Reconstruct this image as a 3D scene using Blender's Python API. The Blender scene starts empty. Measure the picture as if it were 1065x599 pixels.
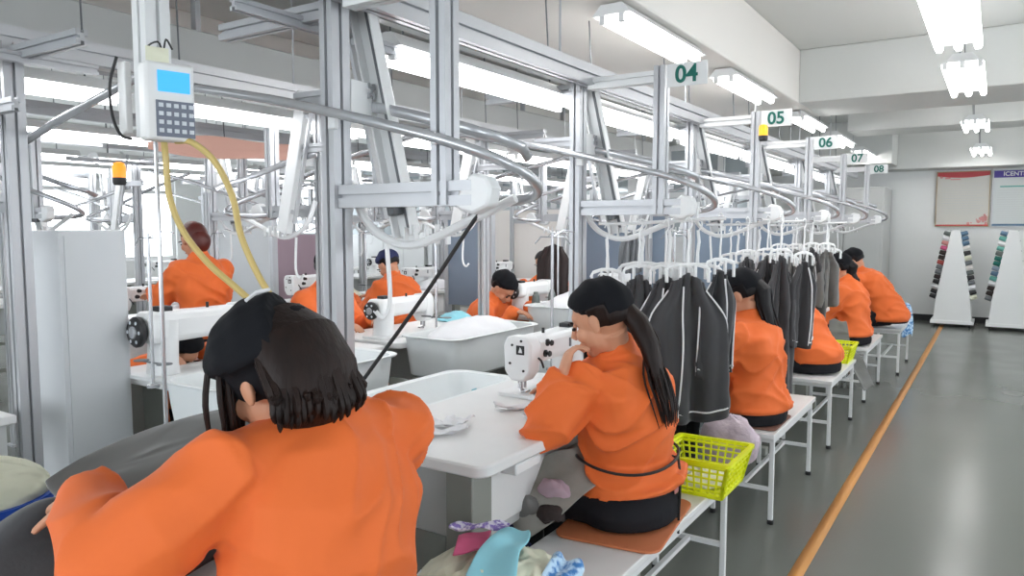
import bpy, math, random
from mathutils import Vector, Matrix, Quaternion
random.seed(7)
SC = bpy.context.scene; COL = SC.collection
V = Vector; PI = math.pi

# ---------------------------------------------------------------- materials
def mat(name, col, rough=.5, metal=0, emit=None, es=0, noise=None, bump=None, trans=0, alpha=1, sheen=0, coat=0, stretch=(1,1,1)):
    m = bpy.data.materials.new(name); m.use_nodes = True
    nt = m.node_tree; b = nt.nodes['Principled BSDF']
    b.inputs['Base Color'].default_value = (*col, 1)
    b.inputs['Roughness'].default_value = rough; b.inputs['Metallic'].default_value = metal
    b.inputs['Transmission Weight'].default_value = trans; b.inputs['Alpha'].default_value = alpha
    b.inputs['Sheen Weight'].default_value = sheen; b.inputs['Coat Weight'].default_value = coat
    if emit: b.inputs['Emission Color'].default_value = (*emit, 1); b.inputs['Emission Strength'].default_value = es
    tc = nt.nodes.new('ShaderNodeTexCoord'); mp = nt.nodes.new('ShaderNodeMapping')
    mp.inputs['Scale'].default_value = stretch
    nt.links.new(tc.outputs['Object'], mp.inputs['Vector'])
    if noise:                                   # (scale, other colour, contrast)
        n = nt.nodes.new('ShaderNodeTexNoise'); n.inputs['Scale'].default_value = noise[0]; n.inputs['Detail'].default_value = 4
        r = nt.nodes.new('ShaderNodeValToRGB'); r.color_ramp.elements[0].position = .5-noise[2]; r.color_ramp.elements[1].position = .5+noise[2]
        r.color_ramp.elements[0].color = (*col, 1); r.color_ramp.elements[1].color = (*noise[1], 1)
        nt.links.new(mp.outputs[0], n.inputs['Vector']); nt.links.new(n.outputs['Fac'], r.inputs['Fac']); nt.links.new(r.outputs[0], b.inputs['Base Color'])
    if bump:                                    # (scale, strength, distance)
        n = nt.nodes.new('ShaderNodeTexNoise'); n.inputs['Scale'].default_value = bump[0]; n.inputs['Detail'].default_value = 5
        k = nt.nodes.new('ShaderNodeBump'); k.inputs['Strength'].default_value = bump[1]; k.inputs['Distance'].default_value = bump[2]
        nt.links.new(mp.outputs[0], n.inputs['Vector']); nt.links.new(n.outputs['Fac'], k.inputs['Height']); nt.links.new(k.outputs[0], b.inputs['Normal'])
    return m
M = {}
M['alu'] = mat('brushed_aluminium', (.50,.51,.53), .36, .35, bump=(60,.08,.002), stretch=(1,1,.05))
M['aludark'] = mat('dark_slot', (.16,.17,.18), .5, .3)
M['tube'] = mat('satin_steel_tube', (.52,.53,.55), .25, .55)
M['white'] = mat('white_enamel', (.80,.81,.81), .3, noise=(3,(.76,.77,.77),.3))
M['lam'] = mat('white_laminate', (.78,.78,.77), .35, noise=(9,(.74,.74,.73),.35))
M['plast'] = mat('white_plastic_tub', (.80,.83,.83), .38, bump=(8,.15,.01))
M['greyleg'] = mat('grey_green_paint', (.27,.28,.25), .5)
M['greybody'] = mat('light_grey_paint', (.52,.53,.52), .5, noise=(2,(.47,.48,.47),.3))
M['board'] = mat('white_board', (.66,.68,.69), .45, noise=(2.5,(.61,.63,.65),.3))
M['black'] = mat('black_rubber', (.015,.015,.016), .5)
M['blackcloth'] = mat('black_cloth', (.012,.012,.015), .85, bump=(90,.25,.003))
M['cap'] = mat('black_cap_cloth', (.005,.0055,.008), .85, bump=(25,.4,.006))
M['navy'] = mat('navy_cloth', (.015,.022,.09), .8, bump=(30,.3,.005))
M['orange'] = mat('orange_uniform_cloth', (.80,.155,.026), .75, sheen=.05, noise=(5,(.75,.14,.022),.4))
M['orange2'] = mat('bright_orange_cloth', (.95,.2,.035), .8, bump=(22,.5,.012))
M['skin'] = mat('skin', (.62,.31,.19), .55, noise=(14,(.55,.26,.15),.3))
M['hair'] = mat('dark_brown_hair', (.006,.003,.0025), .5, noise=(40,(.018,.007,.0045),.3), bump=(70,.6,.004), stretch=(1,1,.08))
M['hairblack'] = mat('black_hair', (.006,.005,.006), .5, bump=(70,.6,.004), stretch=(1,1,.1))
M['redhair'] = mat('reddish_brown_hair', (.09,.014,.01), .45, bump=(70,.6,.004))
M['grey'] = mat('charcoal_cloth', (.062,.062,.066), .85, sheen=.2, noise=(6,(.05,.05,.053),.3), bump=(120,.3,.002))
M['greylt'] = mat('mid_grey_cloth', (.16,.16,.155), .8, sheen=.2, bump=(14,.4,.01))
M['brownblk'] = mat('dark_brown_cloth', (.030,.020,.019), .85, bump=(20,.4,.008))
M['piping'] = mat('white_piping', (.75,.75,.76), .6)
M['paper'] = mat('white_fabric_scrap', (.82,.82,.84), .8, bump=(25,.3,.005))
M['yellow'] = mat('yellow_plastic', (.80,.86,.01), .35)
M['mat'] = mat('orange_brown_mat', (.62,.20,.08), .7, noise=(12,(.55,.17,.07),.3))
M['brownmat'] = mat('brown_mat', (.22,.10,.07), .7)
M['pink'] = mat('lilac_pink_bag', (.74,.60,.66), .45, alpha=.95, noise=(7,(.55,.45,.52),.25), bump=(16,.7,.03))
M['apron'] = mat('smoky_plastic_apron', (.30,.29,.26), .3, alpha=.72, noise=(7,(.50,.49,.45),.25), bump=(9,.5,.02))
M['hose'] = mat('yellowed_hose', (.58,.44,.16), .4)
M['cream'] = mat('cream_cloth', (.78,.76,.60), .85, noise=(5,(.72,.74,.58),.3), bump=(12,.7,.02))
M['magenta'] = mat('magenta_cloth', (.55,.09,.20), .8, bump=(25,.3,.004))
M['aqua'] = mat('aqua_cloth', (.27,.62,.72), .75, bump=(18,.4,.006))
M['lilacprint'] = mat('lilac_print_cloth', (.78,.76,.86), .8, noise=(70,(.25,.18,.5),.06))
M['blueprint'] = mat('blue_print_cloth', (.55,.75,.92), .8, noise=(45,(.05,.2,.5),.08))
M['lcd'] = mat('lcd_screen', (.02,.3,.7), .3, emit=(.04,.30,.62), es=.6)
M['keypad'] = mat('slate_keypad', (.16,.18,.23), .5)
M['device'] = mat('device_case', (.80,.80,.79), .4)
M['green'] = mat('green_ink', (0,.13,.10), .6)
M['bluegrey'] = mat('blue_grey_panel', (.24,.30,.38), .5, noise=(2,(.21,.27,.35),.3))
M['pinkgrey'] = mat('mauve_sheet', (.42,.30,.35), .7, bump=(8,.5,.02), stretch=(1,4,.3))
M['beige'] = mat('beige_sheet', (.78,.74,.70), .7, bump=(10,.3,.01), stretch=(4,1,.1))
M['amber'] = mat('amber_lens', (.95,.36,.01), .3, emit=(1,.4,.02), es=.5)
M['orangelens'] = mat('orange_lens', (.95,.28,.01), .3, emit=(1,.3,.02), es=.4)
M['glass'] = mat('window_glass', (.42,.47,.49), .08, metal=.1)
M['post'] = mat('poster_paper', (.60,.58,.53), .25, noise=(3,(.56,.55,.50),.3))
M['post2'] = mat('poster_paper_cool', (.60,.63,.62), .25)
M['red'] = mat('red_print', (.55,.05,.06), .4)
M['pinkprint'] = mat('faded_red_print', (.60,.25,.24), .5)
M['purple'] = mat('indigo_print', (.06,.03,.28), .4)
M['tealprint'] = mat('teal_print', (.12,.38,.33), .5)
M['steelblue'] = mat('steel_blue_print', (.08,.16,.25), .5)
M['frame'] = mat('tan_frame', (.42,.30,.16), .5)
M['bluebin'] = mat('blue_plastic', (.01,.07,.42), .4)
M['clear'] = mat('clear_plastic_tray', (.80,.82,.82), .3)
M['tape'] = mat('pale_blue_tape', (.35,.68,.80), .6)
M['line'] = mat('orange_floor_tape', (.55,.25,.07), .45, noise=(6,(.60,.27,.06),.3))
M['redcloth'] = mat('red_brown_cloth', (.35,.06,.05), .8)
M['salmon'] = mat('salmon_cloth', (.85,.50,.40), .8, bump=(6,.4,.01))
M['dkgreen'] = mat('grey_green_thread', (.13,.15,.14), .8)
M['screen'] = mat('keys', (.62,.66,.70), .5)
M['lens'] = mat('fluorescent_tube', (1,1,1), .5, emit=(1,.985,.97), es=9)
M['lensrow'] = mat('row_fluorescent_tube', (1,1,1), .5, emit=(.97,.98,1), es=6)
M['wall'] = mat('white_painted_wall', (.84,.85,.84), .6, noise=(1.3,(.82,.83,.82),.4))
M['ceil'] = mat('grey_white_ceiling_paint', (.66,.67,.65), .8, noise=(1.2,(.645,.655,.635),.4))
M['soffit'] = mat('cream_soffit_paint', (.84,.81,.77), .75, noise=(1.2,(.82,.79,.75),.4))
M['base'] = mat('dark_skirting', (.03,.03,.032), .6)
M['duct'] = mat('dark_duct', (.22,.23,.24), .5)
for q_ in ('hair','hairblack','cap','blackcloth','grey'): M[q_].node_tree.nodes['Principled BSDF'].inputs['Specular IOR Level'].default_value = .25
# cloth folds of the uniforms: long creases from stretched, warped ridged noise
def folds(m, sc=3.0, dist=.05):
    nt = M[m].node_tree; b = nt.nodes['Principled BSDF']; N = nt.nodes.new; L = nt.links.new
    tc = N('ShaderNodeTexCoord'); prev = None
    for rot,st,s_,d_ in (((.5,.3,.4),(1,1,2.6),sc,dist),((-.6,.9,1.2),(2.4,1,1),sc*1.5,dist*.6)):
        mp = N('ShaderNodeMapping'); mp.inputs['Rotation'].default_value = rot; mp.inputs['Scale'].default_value = st
        n = N('ShaderNodeTexNoise'); n.noise_type = 'RIDGED_MULTIFRACTAL' ; n.inputs['Scale'].default_value = s_; n.inputs['Detail'].default_value = 2.5; n.inputs['Distortion'].default_value = .6
        k = N('ShaderNodeBump'); k.inputs['Strength'].default_value = 1; k.inputs['Distance'].default_value = d_
        L(tc.outputs['Object'],mp.inputs['Vector']); L(mp.outputs[0],n.inputs['Vector']); L(n.outputs[0],k.inputs['Height'])
        if prev: L(prev.outputs[0],k.inputs['Normal'])
        prev = k
    L(prev.outputs[0],b.inputs['Normal'])
folds('cream',6,.06); folds('greylt',4,.03)
# glossy epoxy floor
fm = mat('epoxy_floor', (.150,.160,.142), .24, noise=(.9,(.160,.169,.151),.5)); M['floor'] = fm
nt = fm.node_tree; b = nt.nodes['Principled BSDF']
n2 = nt.nodes.new('ShaderNodeTexNoise'); n2.inputs['Scale'].default_value = 2.2; n2.inputs['Detail'].default_value = 1
mr = nt.nodes.new('ShaderNodeMapRange'); mr.inputs['To Min'].default_value = .17; mr.inputs['To Max'].default_value = .27
tc = nt.nodes.new('ShaderNodeTexCoord'); nt.links.new(tc.outputs['Object'], n2.inputs['Vector'])
nt.links.new(n2.outputs['Fac'], mr.inputs['Value']); nt.links.new(mr.outputs[0], b.inputs['Roughness'])

# ---------------------------------------------------------------- mesh builder
class MB:
    def __init__(s): s.v = []; s.f = []
    def add(s, vs, fs):
        o = len(s.v); s.v += [V(x) for x in vs]; s.f += [tuple(i+o for i in f) for f in fs]; return s
    def box(s, c, d, R=None):
        x,y,z = (q/2 for q in d); c = V(c)
        vs = [V((i*x,j*y,k*z)) for i in (-1,1) for j in (-1,1) for k in (-1,1)]
        if R: vs = [R @ q for q in vs]
        return s.add([q+c for q in vs], [(0,1,3,2),(4,6,7,5),(0,4,5,1),(2,3,7,6),(0,2,6,4),(1,5,7,3)])
    def bb(s, x0,x1,y0,y1,z0,z1): return s.box(((x0+x1)/2,(y0+y1)/2,(z0+z1)/2),(x1-x0,y1-y0,z1-z0))
    def loft(s, pts, rad, side=(0,1,0), n=14, cap=True):
        """rad: one number, a list of numbers or of (a,b): a along side, b across"""
        pts = [V(p) for p in pts]; k = len(pts)
        if not isinstance(rad, (list,tuple)): rad = [rad]*k
        vs = []
        prev = None
        for i,p in enumerate(pts):
            d = (pts[min(i+1,k-1)]-pts[max(i-1,0)]).normalized()
            u = V(side) if prev is None else prev
            u = (u - d*u.dot(d))
            if u.length < 1e-4: u = d.orthogonal()
            u.normalize(); prev = u if side is None or True else None
            w = d.cross(u)
            a,b = rad[i] if isinstance(rad[i], (list,tuple)) else (rad[i],rad[i])
            vs += [p+u*(a*math.cos(2*PI*j/n))+w*(b*math.sin(2*PI*j/n)) for j in range(n)]
        fs = [(i*n+j, i*n+(j+1)%n, (i+1)*n+(j+1)%n, (i+1)*n+j) for i in range(k-1) for j in range(n)]
        if cap: fs += [tuple(range(n-1,-1,-1)), tuple(range((k-1)*n, k*n))]
        return s.add(vs, fs)
    def tube(s, pts, r, n=10, sub=0):
        pts = [V(p) for p in pts]
        if sub:
            q = []
            P = [pts[0]*2-pts[1]]+pts+[pts[-1]*2-pts[-2]]
            R = r if isinstance(r, list) else None; rr = []
            for i in range(1, len(P)-2):
                for t in range(sub):
                    t = t/sub; a,b_,c,d = P[i-1:i+3]
                    q.append(.5*((2*b_)+(c-a)*t+(2*a-5*b_+4*c-d)*t*t+(3*b_-a-3*c+d)*t**3))
                    if R: rr.append(R[i-1]*(1-t)+R[i]*t)
            q.append(pts[-1]); pts = q
            if R: r = rr+[R[-1]]
        return s.loft(pts, r, (.13,.31,.94) if abs((pts[1]-pts[0]).normalized().z) < .9 else (1,0,0), n)
    def ball(s, c, r, R=None, nu=16, nv=10, f=None):
        c = V(c); r = (r,r,r) if not isinstance(r,(tuple,list)) else r
        vs = []
        for i in range(nv+1):
            th = PI*i/nv
            for j in range(nu):
                ph = 2*PI*j/nu
                q = V((math.sin(th)*math.cos(ph), math.sin(th)*math.sin(ph), math.cos(th)))
                k = f(q) if f else 1
                q = V((q.x*r[0]*k, q.y*r[1]*k, q.z*r[2]*k))
                if R: q = R @ q
                vs.append(q+c)
        fs = [(i*nu+j, (i+1)*nu+j, (i+1)*nu+(j+1)%nu, i*nu+(j+1)%nu) for i in range(nv) for j in range(nu)]
        return s.add(vs, fs)
    def lathe(s, c, prof, n=24, ax=(0,0,1)):
        c = V(c); R = V((0,0,1)).rotation_difference(V(ax)).to_matrix(); k = len(prof)
        vs = [c+R@V((r*math.cos(2*PI*j/n), r*math.sin(2*PI*j/n), z)) for r,z in prof for j in range(n)]
        fs = [(i*n+j, i*n+(j+1)%n, (i+1)*n+(j+1)%n, (i+1)*n+j) for i in range(k-1) for j in range(n)]
        fs += [tuple(range(n-1,-1,-1)), tuple(range((k-1)*n, k*n))]
        return s.add(vs, fs)
    def prism(s, poly, h0, h1, ax='z'):
        n = len(poly)
        f = {'z':lambda a,b,h:(a,b,h), 'y':lambda a,b,h:(a,h,b), 'x':lambda a,b,h:(h,a,b)}[ax]
        vs = [f(a,b,h0) for a,b in poly]+[f(a,b,h1) for a,b in poly]
        return s.add(vs, [tuple(range(n-1,-1,-1)), tuple(range(n,2*n))]+[(i,(i+1)%n,n+(i+1)%n,n+i) for i in range(n)])
    def grid(s, fn, nu, nv, closed=False):
        vs = [fn(i/nu, j/nv) for j in range(nv+1) for i in range(nu+1)]
        w = nu+1
        return s.add(vs, [(j*w+i, j*w+i+1, (j+1)*w+i+1, (j+1)*w+i) for j in range(nv) for i in range(nu)])
    def profile(s, p0, p1, a=.05, b=.05, up=None):
        """slotted aluminium extrusion: rectangular section with a groove in each face"""
        p0,p1 = V(p0),V(p1); d = (p1-p0).normalized()
        u = V(up) if up else (V((1,0,0)) if abs(d.z) > .7 else V((0,0,1)))
        u = (u-d*u.dot(d)).normalized(); w = d.cross(u)
        A,B = a/2,b/2
        g = .0055; q = min(.015,B*.6,A*.6)
        sec = [(-A,-B),(-g,-B),(-g,-B+q),(g,-B+q),(g,-B),(A,-B),(A,-g),(A-q,-g),(A-q,g),(A,g),(A,B),(g,B),(g,B-q),(-g,B-q),(-g,B),(-A,B),(-A,g),(-A+q,g),(-A+q,-g),(-A,-g)]
        n = len(sec)
        vs = [p+u*x+w*y for p in (p0,p1) for x,y in sec]
        return s.add(vs, [tuple(range(n-1,-1,-1)), tuple(range(n,2*n))]+[(i,(i+1)%n,n+(i+1)%n,n+i) for i in range(n)])
    def build(s, name, m, parent=None, org=None, bevel=0, smooth=35, mods=(), props=None):
        me = bpy.data.meshes.new(name)
        if parent is not None: base = V(parent['_o'])
        elif org is not None: base = V(org)
        else:
            lo = [min(q[i] for q in s.v) for i in range(3)]; hi = [max(q[i] for q in s.v) for i in range(3)]
            base = V(((lo[0]+hi[0])/2,(lo[1]+hi[1])/2,lo[2]))
        me.from_pydata([q-base for q in s.v], [], s.f); me.validate()
        me.materials.append(M[m] if isinstance(m,str) else m)
        if smooth:
            me.shade_smooth(); me.set_sharp_from_angle(angle=math.radians(smooth))
        o = bpy.data.objects.new(name, me); COL.objects.link(o)
        if parent is not None: o.parent = parent
        else: o.location = base
        o['_o'] = tuple(base)
        if bevel:
            k = o.modifiers.new('bevel','BEVEL'); k.width = bevel; k.segments = 2; k.limit_method = 'ANGLE'; k.angle_limit = math.radians(40)
        for t,kw in mods:
            k = o.modifiers.new(t.lower(), t)
            for a_,b_ in kw.items(): setattr(k, a_, b_)
        return o
def thing(name, label, cat, loc=(0,0,0), group=None):
    o = bpy.data.objects.new(name, None); COL.objects.link(o); o.location = loc; o['_o'] = tuple(loc); o.empty_display_size = .1
    o['label'] = label; o['category'] = cat
    if group: o['group'] = group
    return o
def tag(o, label, cat, group=None, kind=None):
    o['label'] = label; o['category'] = cat
    if group: o['group'] = group
    if kind: o['kind'] = kind
    return o
def struct(o): o['kind'] = 'structure'; return o
def dup(root, loc, label, rz=None, group=None):
    def cp(o, par):
        c = o.copy(); COL.objects.link(c)
        if par is not None: c.parent = par
        for ch in list(o.children): cp(ch, c)
        return c
    r = cp(root, None); r.location = loc; r['label'] = label
    if rz is not None: r.rotation_euler = (0,0,rz)
    if group: r['group'] = group
    return r
_tex = {}
def cloudtex(sc, depth=2):
    k = (sc,depth)
    if k not in _tex:
        t = bpy.data.textures.new('folds','CLOUDS'); t.noise_scale = sc; t.noise_depth = depth; _tex[k] = t
    return _tex[k]
def creasetex():
    if 'c' not in _tex:
        t = bpy.data.textures.new('creases','MARBLE'); t.noise_scale = .20; t.noise_depth = 1; t.turbulence = 6; t.marble_type = 'SOFT'; _tex['c'] = t
    return _tex['c']
ORD = ['nearest','second','third','fourth','fifth','sixth','seventh','eighth','ninth']

# ---------------------------------------------------------------- room
XL,XR,YB,YF = -11.5, 3.2, -4.0, 13.15
ZS = 2.95
mb = MB(); mb.bb(XL-.2,XR+.2,YB-.2,YF+.2,-.1,0); struct(mb.build('floor','floor'))
mb = MB(); mb.bb(XL-.2,XR+.2,YB-.2,YF+.2,ZS,ZS+.15); struct(mb.build('ceiling','ceil'))
mb = MB(); mb.bb(XL-.2,XR+.2,YF,YF+.15,0,ZS); struct(mb.build('wall_back','wall'))
# side walls with window openings, those in the unseen right wall added for daylight
def wall_x(name, x0, x1, wins):
    mb = MB(); ys = YB
    for a,b_ in wins:
        mb.bb(x0,x1,ys,a,0,ZS); mb.bb(x0,x1,a,b_,0,.9); mb.bb(x0,x1,a,b_,2.5,ZS); ys = b_
    mb.bb(x0,x1,ys,YF,0,ZS)
    struct(mb.build(name,'wall'))
WL = [(-2,.5),(1.5,4),(5,7.5),(8.5,11)]
wall_x('wall_left', XL-.15, XL, WL)
wall_x('wall_right', XR, XR+.15, WL)
mb = MB(); mb.bb(XL,-6,YB-.15,YB,0,ZS); mb.bb(-6,2,YB-.15,YB,0,.8); mb.bb(-6,2,YB-.15,YB,2.6,ZS); mb.bb(2,XR,YB-.15,YB,0,ZS); struct(mb.build('wall_front','wall'))  # unseen wall behind the camera, its wide opening added to let daylight in
wn = 0
for X,s in ((XL-.08,1),(XR+.08,-1)):  # right-hand frames stand in the unseen openings added for daylight
    for a,b_ in WL:
        wn += 1
        mb = MB()
        for y in (a+.03,(a+b_)/2,b_-.03): mb.bb(X-.03,X+.03,y-.03,y+.03,.9,2.5)
        for z in (.93,2.0,2.47): mb.bb(X-.028,X+.028,a,b_,z-.03,z+.03)
        struct(mb.build('window_%d'%wn,'white'))
# beams: soffit over the rows, cross beams, wall beam
mb = MB(); mb.bb(-2.75,-1.5,YB,7.85,2.5,ZS); struct(mb.build('trim_1','soffit',bevel=.01))
mb = MB(); mb.bb(-1.5,XR,6.9,7.85,2.5,ZS); struct(mb.build('trim_2','ceil',bevel=.01))
mb = MB(); mb.bb(-1.5,XR,9.4,10.0,2.52,ZS); struct(mb.build('trim_3','ceil',bevel=.01))
mb = MB(); mb.bb(-6,XR,12.6,YF,2.29,ZS); struct(mb.build('trim_4','ceil',bevel=.01))
mb = MB(); mb.bb(-6,-1.3,11.9,12.6,2.33,2.95); struct(mb.build('trim_5','ceil',bevel=.01))
mb = MB(); mb.bb(-5.6,-4.9,YB,YF,2.55,ZS); struct(mb.build('trim_6','soffit',bevel=.01))
mb = MB(); mb.bb(-1.41,XR,YF-.015,YF,0,.09); struct(mb.build('baseboard_back','base'))
# orange tape on the floor
mb = MB(); mb.grid(lambda u,v:(-.645+(u-.5)*.055+.02*math.sin(v*2.2), .3+v*12.3, .0025), 1, 40)
tag(mb.build('floor_line','line',mods=[('SOLIDIFY',dict(thickness=.002))]),'long orange tape line marking the aisle on the grey floor','floor marking')
# grey tall cupboard at the end of the row
t = thing('tall_cupboard','plain light grey tall cupboard standing against the far wall behind the row','cupboard',(-1.9,12.6,0))
mb = MB(); mb.bb(-2.5,-1.41,12.2,13.1,0,2.02); mb.build('body','greybody',t,bevel=.01)
mb = MB(); mb.bb(-2.48,-1.96,12.18,12.2,.06,1.98); mb.build('door','greybody',t,bevel=.004)
mb = MB(); mb.bb(-1.94,-1.43,12.18,12.2,.06,1.98); mb.build('door','greybody',t,bevel=.004)

# ---------------------------------------------------------------- lamps
def batten(label, x, y0, y1, z, m='lens', tubes=2, w=.17, hang=None, group=None):
    t = thing('fluorescent_lamp',label,'lamp',(x,(y0+y1)/2,z),group)
    mb = MB(); mb.prism([(x-w/2,z),(x-w*.28,z+.05),(x+w*.28,z+.05),(x+w/2,z)], y0,y1,'y'); mb.build('housing','white',t)
    for i in range(tubes):
        xx = x+(i-(tubes-1)/2)*w*.5
        mb = MB(); mb.tube([(xx,y0+.02,z-.018),(xx,y1-.02,z-.018)],.021,10); mb.build('tube',m,t)
        for y in (y0+.015,y1-.015):
            mb = MB(); mb.bb(xx-.014,xx+.014,y-.01,y+.01,z-.04,z+.004); mb.build('lamp_holder','white',t)
    if hang:
        for y in (y0+.15,y1-.15):
            mb = MB(); mb.tube([(x-.02,y,z+.05),(x-.045,y,hang)],.004,6); mb.build('suspension_wire','aludark',t)
    return t
for i,(a,b_) in enumerate([(3.6,5.0),(5.5,6.75),(8.5,9.3),(11.4,12.4)]):
    batten(['nearest bright fluorescent fitting hanging over the aisle at the top edge','second bright fluorescent fitting hanging over the aisle','small third fluorescent fitting over the aisle beyond the beam','farthest small fluorescent fitting over the aisle above the posters'][i], -.23,a,b_,2.45,w=.19,tubes=3,hang=ZS,group='pendant lamps over the aisle')
for i,(a,b_) in enumerate([(3.35,4.45),(5.1,6.2),(7.3,8.3),(9.0,10.1),(10.9,12)]):
    batten(['fluorescent batten fixed under the soffit, above the 04 sign','fluorescent batten fixed under the soffit, above the 05 sign','fluorescent batten under the soffit beside the 06 sign','fluorescent batten under the soffit beyond the 06 sign','farthest fluorescent batten under the soffit'][i], -1.6,a,b_,2.44,w=.2,group='lamps under the soffit')
# lamps above the benches of each row
for r,(x,z,y0,n) in enumerate([(-1.80,2.03,1.95,6),(-3.28,2.0,.55,8),(-5.2,2.05,2.2,6),(-6.9,2.05,2.2,6),(-8.8,2.1,2.2,6)]):
    for k in range(n):
        y = y0+k*1.5
        batten('%s bright work lamp along the %s sewing row rail'%(ORD[k],['first','second','third','fourth','fifth'][r]), x,y,y+1.35,z,'lensrow',2,.2,hang=((2.5 if y<7.2 else ZS) if x>-2.75 else (2.55 if -5.6<x<-4.9 else ZS)),group='work lamps over the sewing rows')

# ---------------------------------------------------------------- hanger conveyor frames
def text_mesh(name, s, size, m, parent, loc, rot, ext=.002, bold=.0):
    c = bpy.data.curves.new(name,'FONT'); c.body = s; c.size = size; c.extrude = ext; c.offset = bold; c.align_x = 'CENTER'; c.align_y = 'CENTER'
    o = bpy.data.objects.new('tmp', c); COL.objects.link(o)
    bpy.context.view_layer.update()
    me = bpy.data.meshes.new_from_object(o.evaluated_get(bpy.context.evaluated_depsgraph_get()))
    bpy.data.objects.remove(o)
    me.name = name; me.materials.clear(); me.materials.append(M[m])
    p = bpy.data.objects.new(name, me); COL.objects.link(p)
    p.parent = parent; p.location = V(loc)-V(parent['_o']); p.rotation_euler = rot
    p['_o'] = parent['_o']
    return p
def make_frame(label, sign=True, zB=2.105):
    t = thing('hanger_conveyor',label,'conveyor frame',(0,0,0),'hanger conveyor frames')
    mb = MB(); mb.profile((0,0,0),(0,0,2.09),.05,.07); mb.build('post','alu',t)
    mb = MB(); mb.bb(-.05,.05,-.05,.05,0,.012); mb.build('base_plate','alu',t)
    mb = MB(); mb.profile((.40,0,1.48),(.40,0,zB),.05,.06); mb.build('upper_post','alu',t)
    mb = MB(); mb.profile((.026,0,1.51),(.50,0,1.51),.065,.045,(0,0,1)); mb.build('crossbar','alu',t)
    mb = MB(); mb.prism([(.44,1.48),(.47,1.535),(.50,1.56),(.545,1.55),(.56,1.52),(.55,1.475),(.50,1.455),(.46,1.465)],-.022,.03,'y'); mb.build('end_cover','white',t,bevel=.008)
    mb = MB(); mb.tube([(-.75,-.05,1.905),(-.24,-.055,1.808),(.083,-.058,1.734),(.33,-.056,1.672),(.45,-.03,1.636),(.55,.03,1.594),(.595,.11,1.552),(.575,.18,1.515),(.50,.2,1.497),(.42,.13,1.485),(.40,.05,1.49)],.0145,12,5); mb.build('loop_tube','tube',t)
    mb = MB()
    pts = [V(p) for p in [(-.09,.12,1.80),(.06,.13,1.778),(.19,.14,1.745),(.33,.16,1.708),(.43,.2,1.675),(.47,.27,1.65),(.45,.34,1.625)]]
    mb.loft(pts,[(.006,.016)]*7,(0,1,0),8); mb.build('return_rail','tube',t)
    mb = MB(); mb.tube([(-.02,.07,1.56),(.02,.09,1.45),(.085,.11,1.39),(.2,.12,1.372),(.41,.13,1.45),(.53,.14,1.50)],.013,10,5); mb.build('drop_guide','white',t)
    d = V((.15,.03,-.72)).normalized(); a = V((-.02,.14,2.12)); R = V((0,0,-1)).rotation_difference(d).to_matrix()
    mb = MB()
    L = .74; c = a+d*L/2
    mb.box(c+R@V((0,0,0)),(.078,.012,L),R); mb.box(c+R@V((.036,-.016,0)),(.008,.04,L),R); mb.box(c+R@V((-.036,-.016,0)),(.008,.04,L),R); mb.build('lift_channel','white',t,bevel=.003)
    mb = MB(); mb.box(c+R@V((.02,-.02,0)),(.012,.01,L*.94),R); mb.build('lift_belt','aludark',t)
    mb = MB(); mb.box(c+R@V((-.075,-.01,.03)),(.012,.02,L*.9),R); mb.box(c+R@V((-.055,-.01,.25)),(.04,.012,.02),R); mb.box(c+R@V((-.055,-.01,-.25)),(.04,.012,.02),R); mb.build('side_rod','alu',t)
    mb = MB(); mb.box(c+d*.27+V((0,-.045,0)),(.03,.045,.075),R); mb.build('motor','aludark',t,bevel=.005)
    mb = MB(); mb.profile((-.30,.12,1.83),(.03,.12,1.83),.045,.03,(0,0,1)); mb.profile((-.12,-.25,2.02),(-.12,.7,2.02),.035,.03,(0,0,1)); mb.profile((-.5,.0,2.045),(.0,.0,2.045),.05,.04,(0,0,1)); mb.build('bracing','alu',t)
    for c_,d_ in (((.02,.085,1.80),(.008,.09,.11)),((.03,-.04,1.72),(.03,.014,.04)),((.40,-.043,1.65),(.02,.02,.03))):
        mb = MB(); mb.box(c_,d_); mb.build('bracket','white',t,bevel=.003)
    for i in range(5):
        mb = MB(); mb.box((.30-.04*i,.14,1.405-.004*abs(i-2)),(.006,.02,.05+.01*(i%2))); mb.build('sorting_clip','white',t,bevel=.002)
    mb = MB(); mb.tube([(.1,.1,1.37),(.11,.1,1.2),(.09,.09,1.15),(.07,.08,1.17)],.007,8,4); mb.build('drop_hook','white',t)
    if sign:
        mb = MB(); mb.profile((.06,0,2.062),(.375,0,2.062),.05,.05,(0,0,1)); mb.build('sign_arm','white',t)
    return t
FX,FY = -1.63,1.58
def label_row1(k):
    return ['large silver rail frame with curled tube end nearest the camera','silver rail frame carrying the green 04 sign','silver rail frame carrying the green 05 sign and a yellow beacon','silver rail frame carrying the green 06 sign','small distant rail frame carrying the 07 sign','farthest rail frame of the aisle row, against the cupboard'][k]
f0 = make_frame(label_row1(0)); f0.location = (FX,FY,0)
frames = [f0]+[dup(f0,(FX,FY+1.5*k,0),label_row1(k)) for k in range(1,6)]
for k in range(1,6):
    x,y,z = FX+.40, FY+1.5*k, 2.055
    t = thing('station_sign','white plate with green number %s on the post top'%['','04','05','06','07','08'][k],'sign',(x+.035,y-.02,z-.05),'station number signs')
    mb = MB(); mb.bb(x+.03,x+.205,y-.022,y-.016,z-.046,z+.05); mb.build('plate','white',t,bevel=.002)
    text_mesh('number',['','04','05','06','07','08'][k],.098,'green',t,(x+.117,y-.025,z),(PI/2,0,0),bold=.002)
g0 = make_frame('leftmost silver post frame beside the tall white cabinet',sign=False,zB=2.0); g0.location = (-3.05,1.35,0); g0.rotation_euler = (0,0,PI)
for k in range(1,7):
    dup(g0,(-3.05,1.35+1.5*k,0),'%s rail frame of the middle row, turned away from the aisle'%ORD[k],PI)
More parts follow.
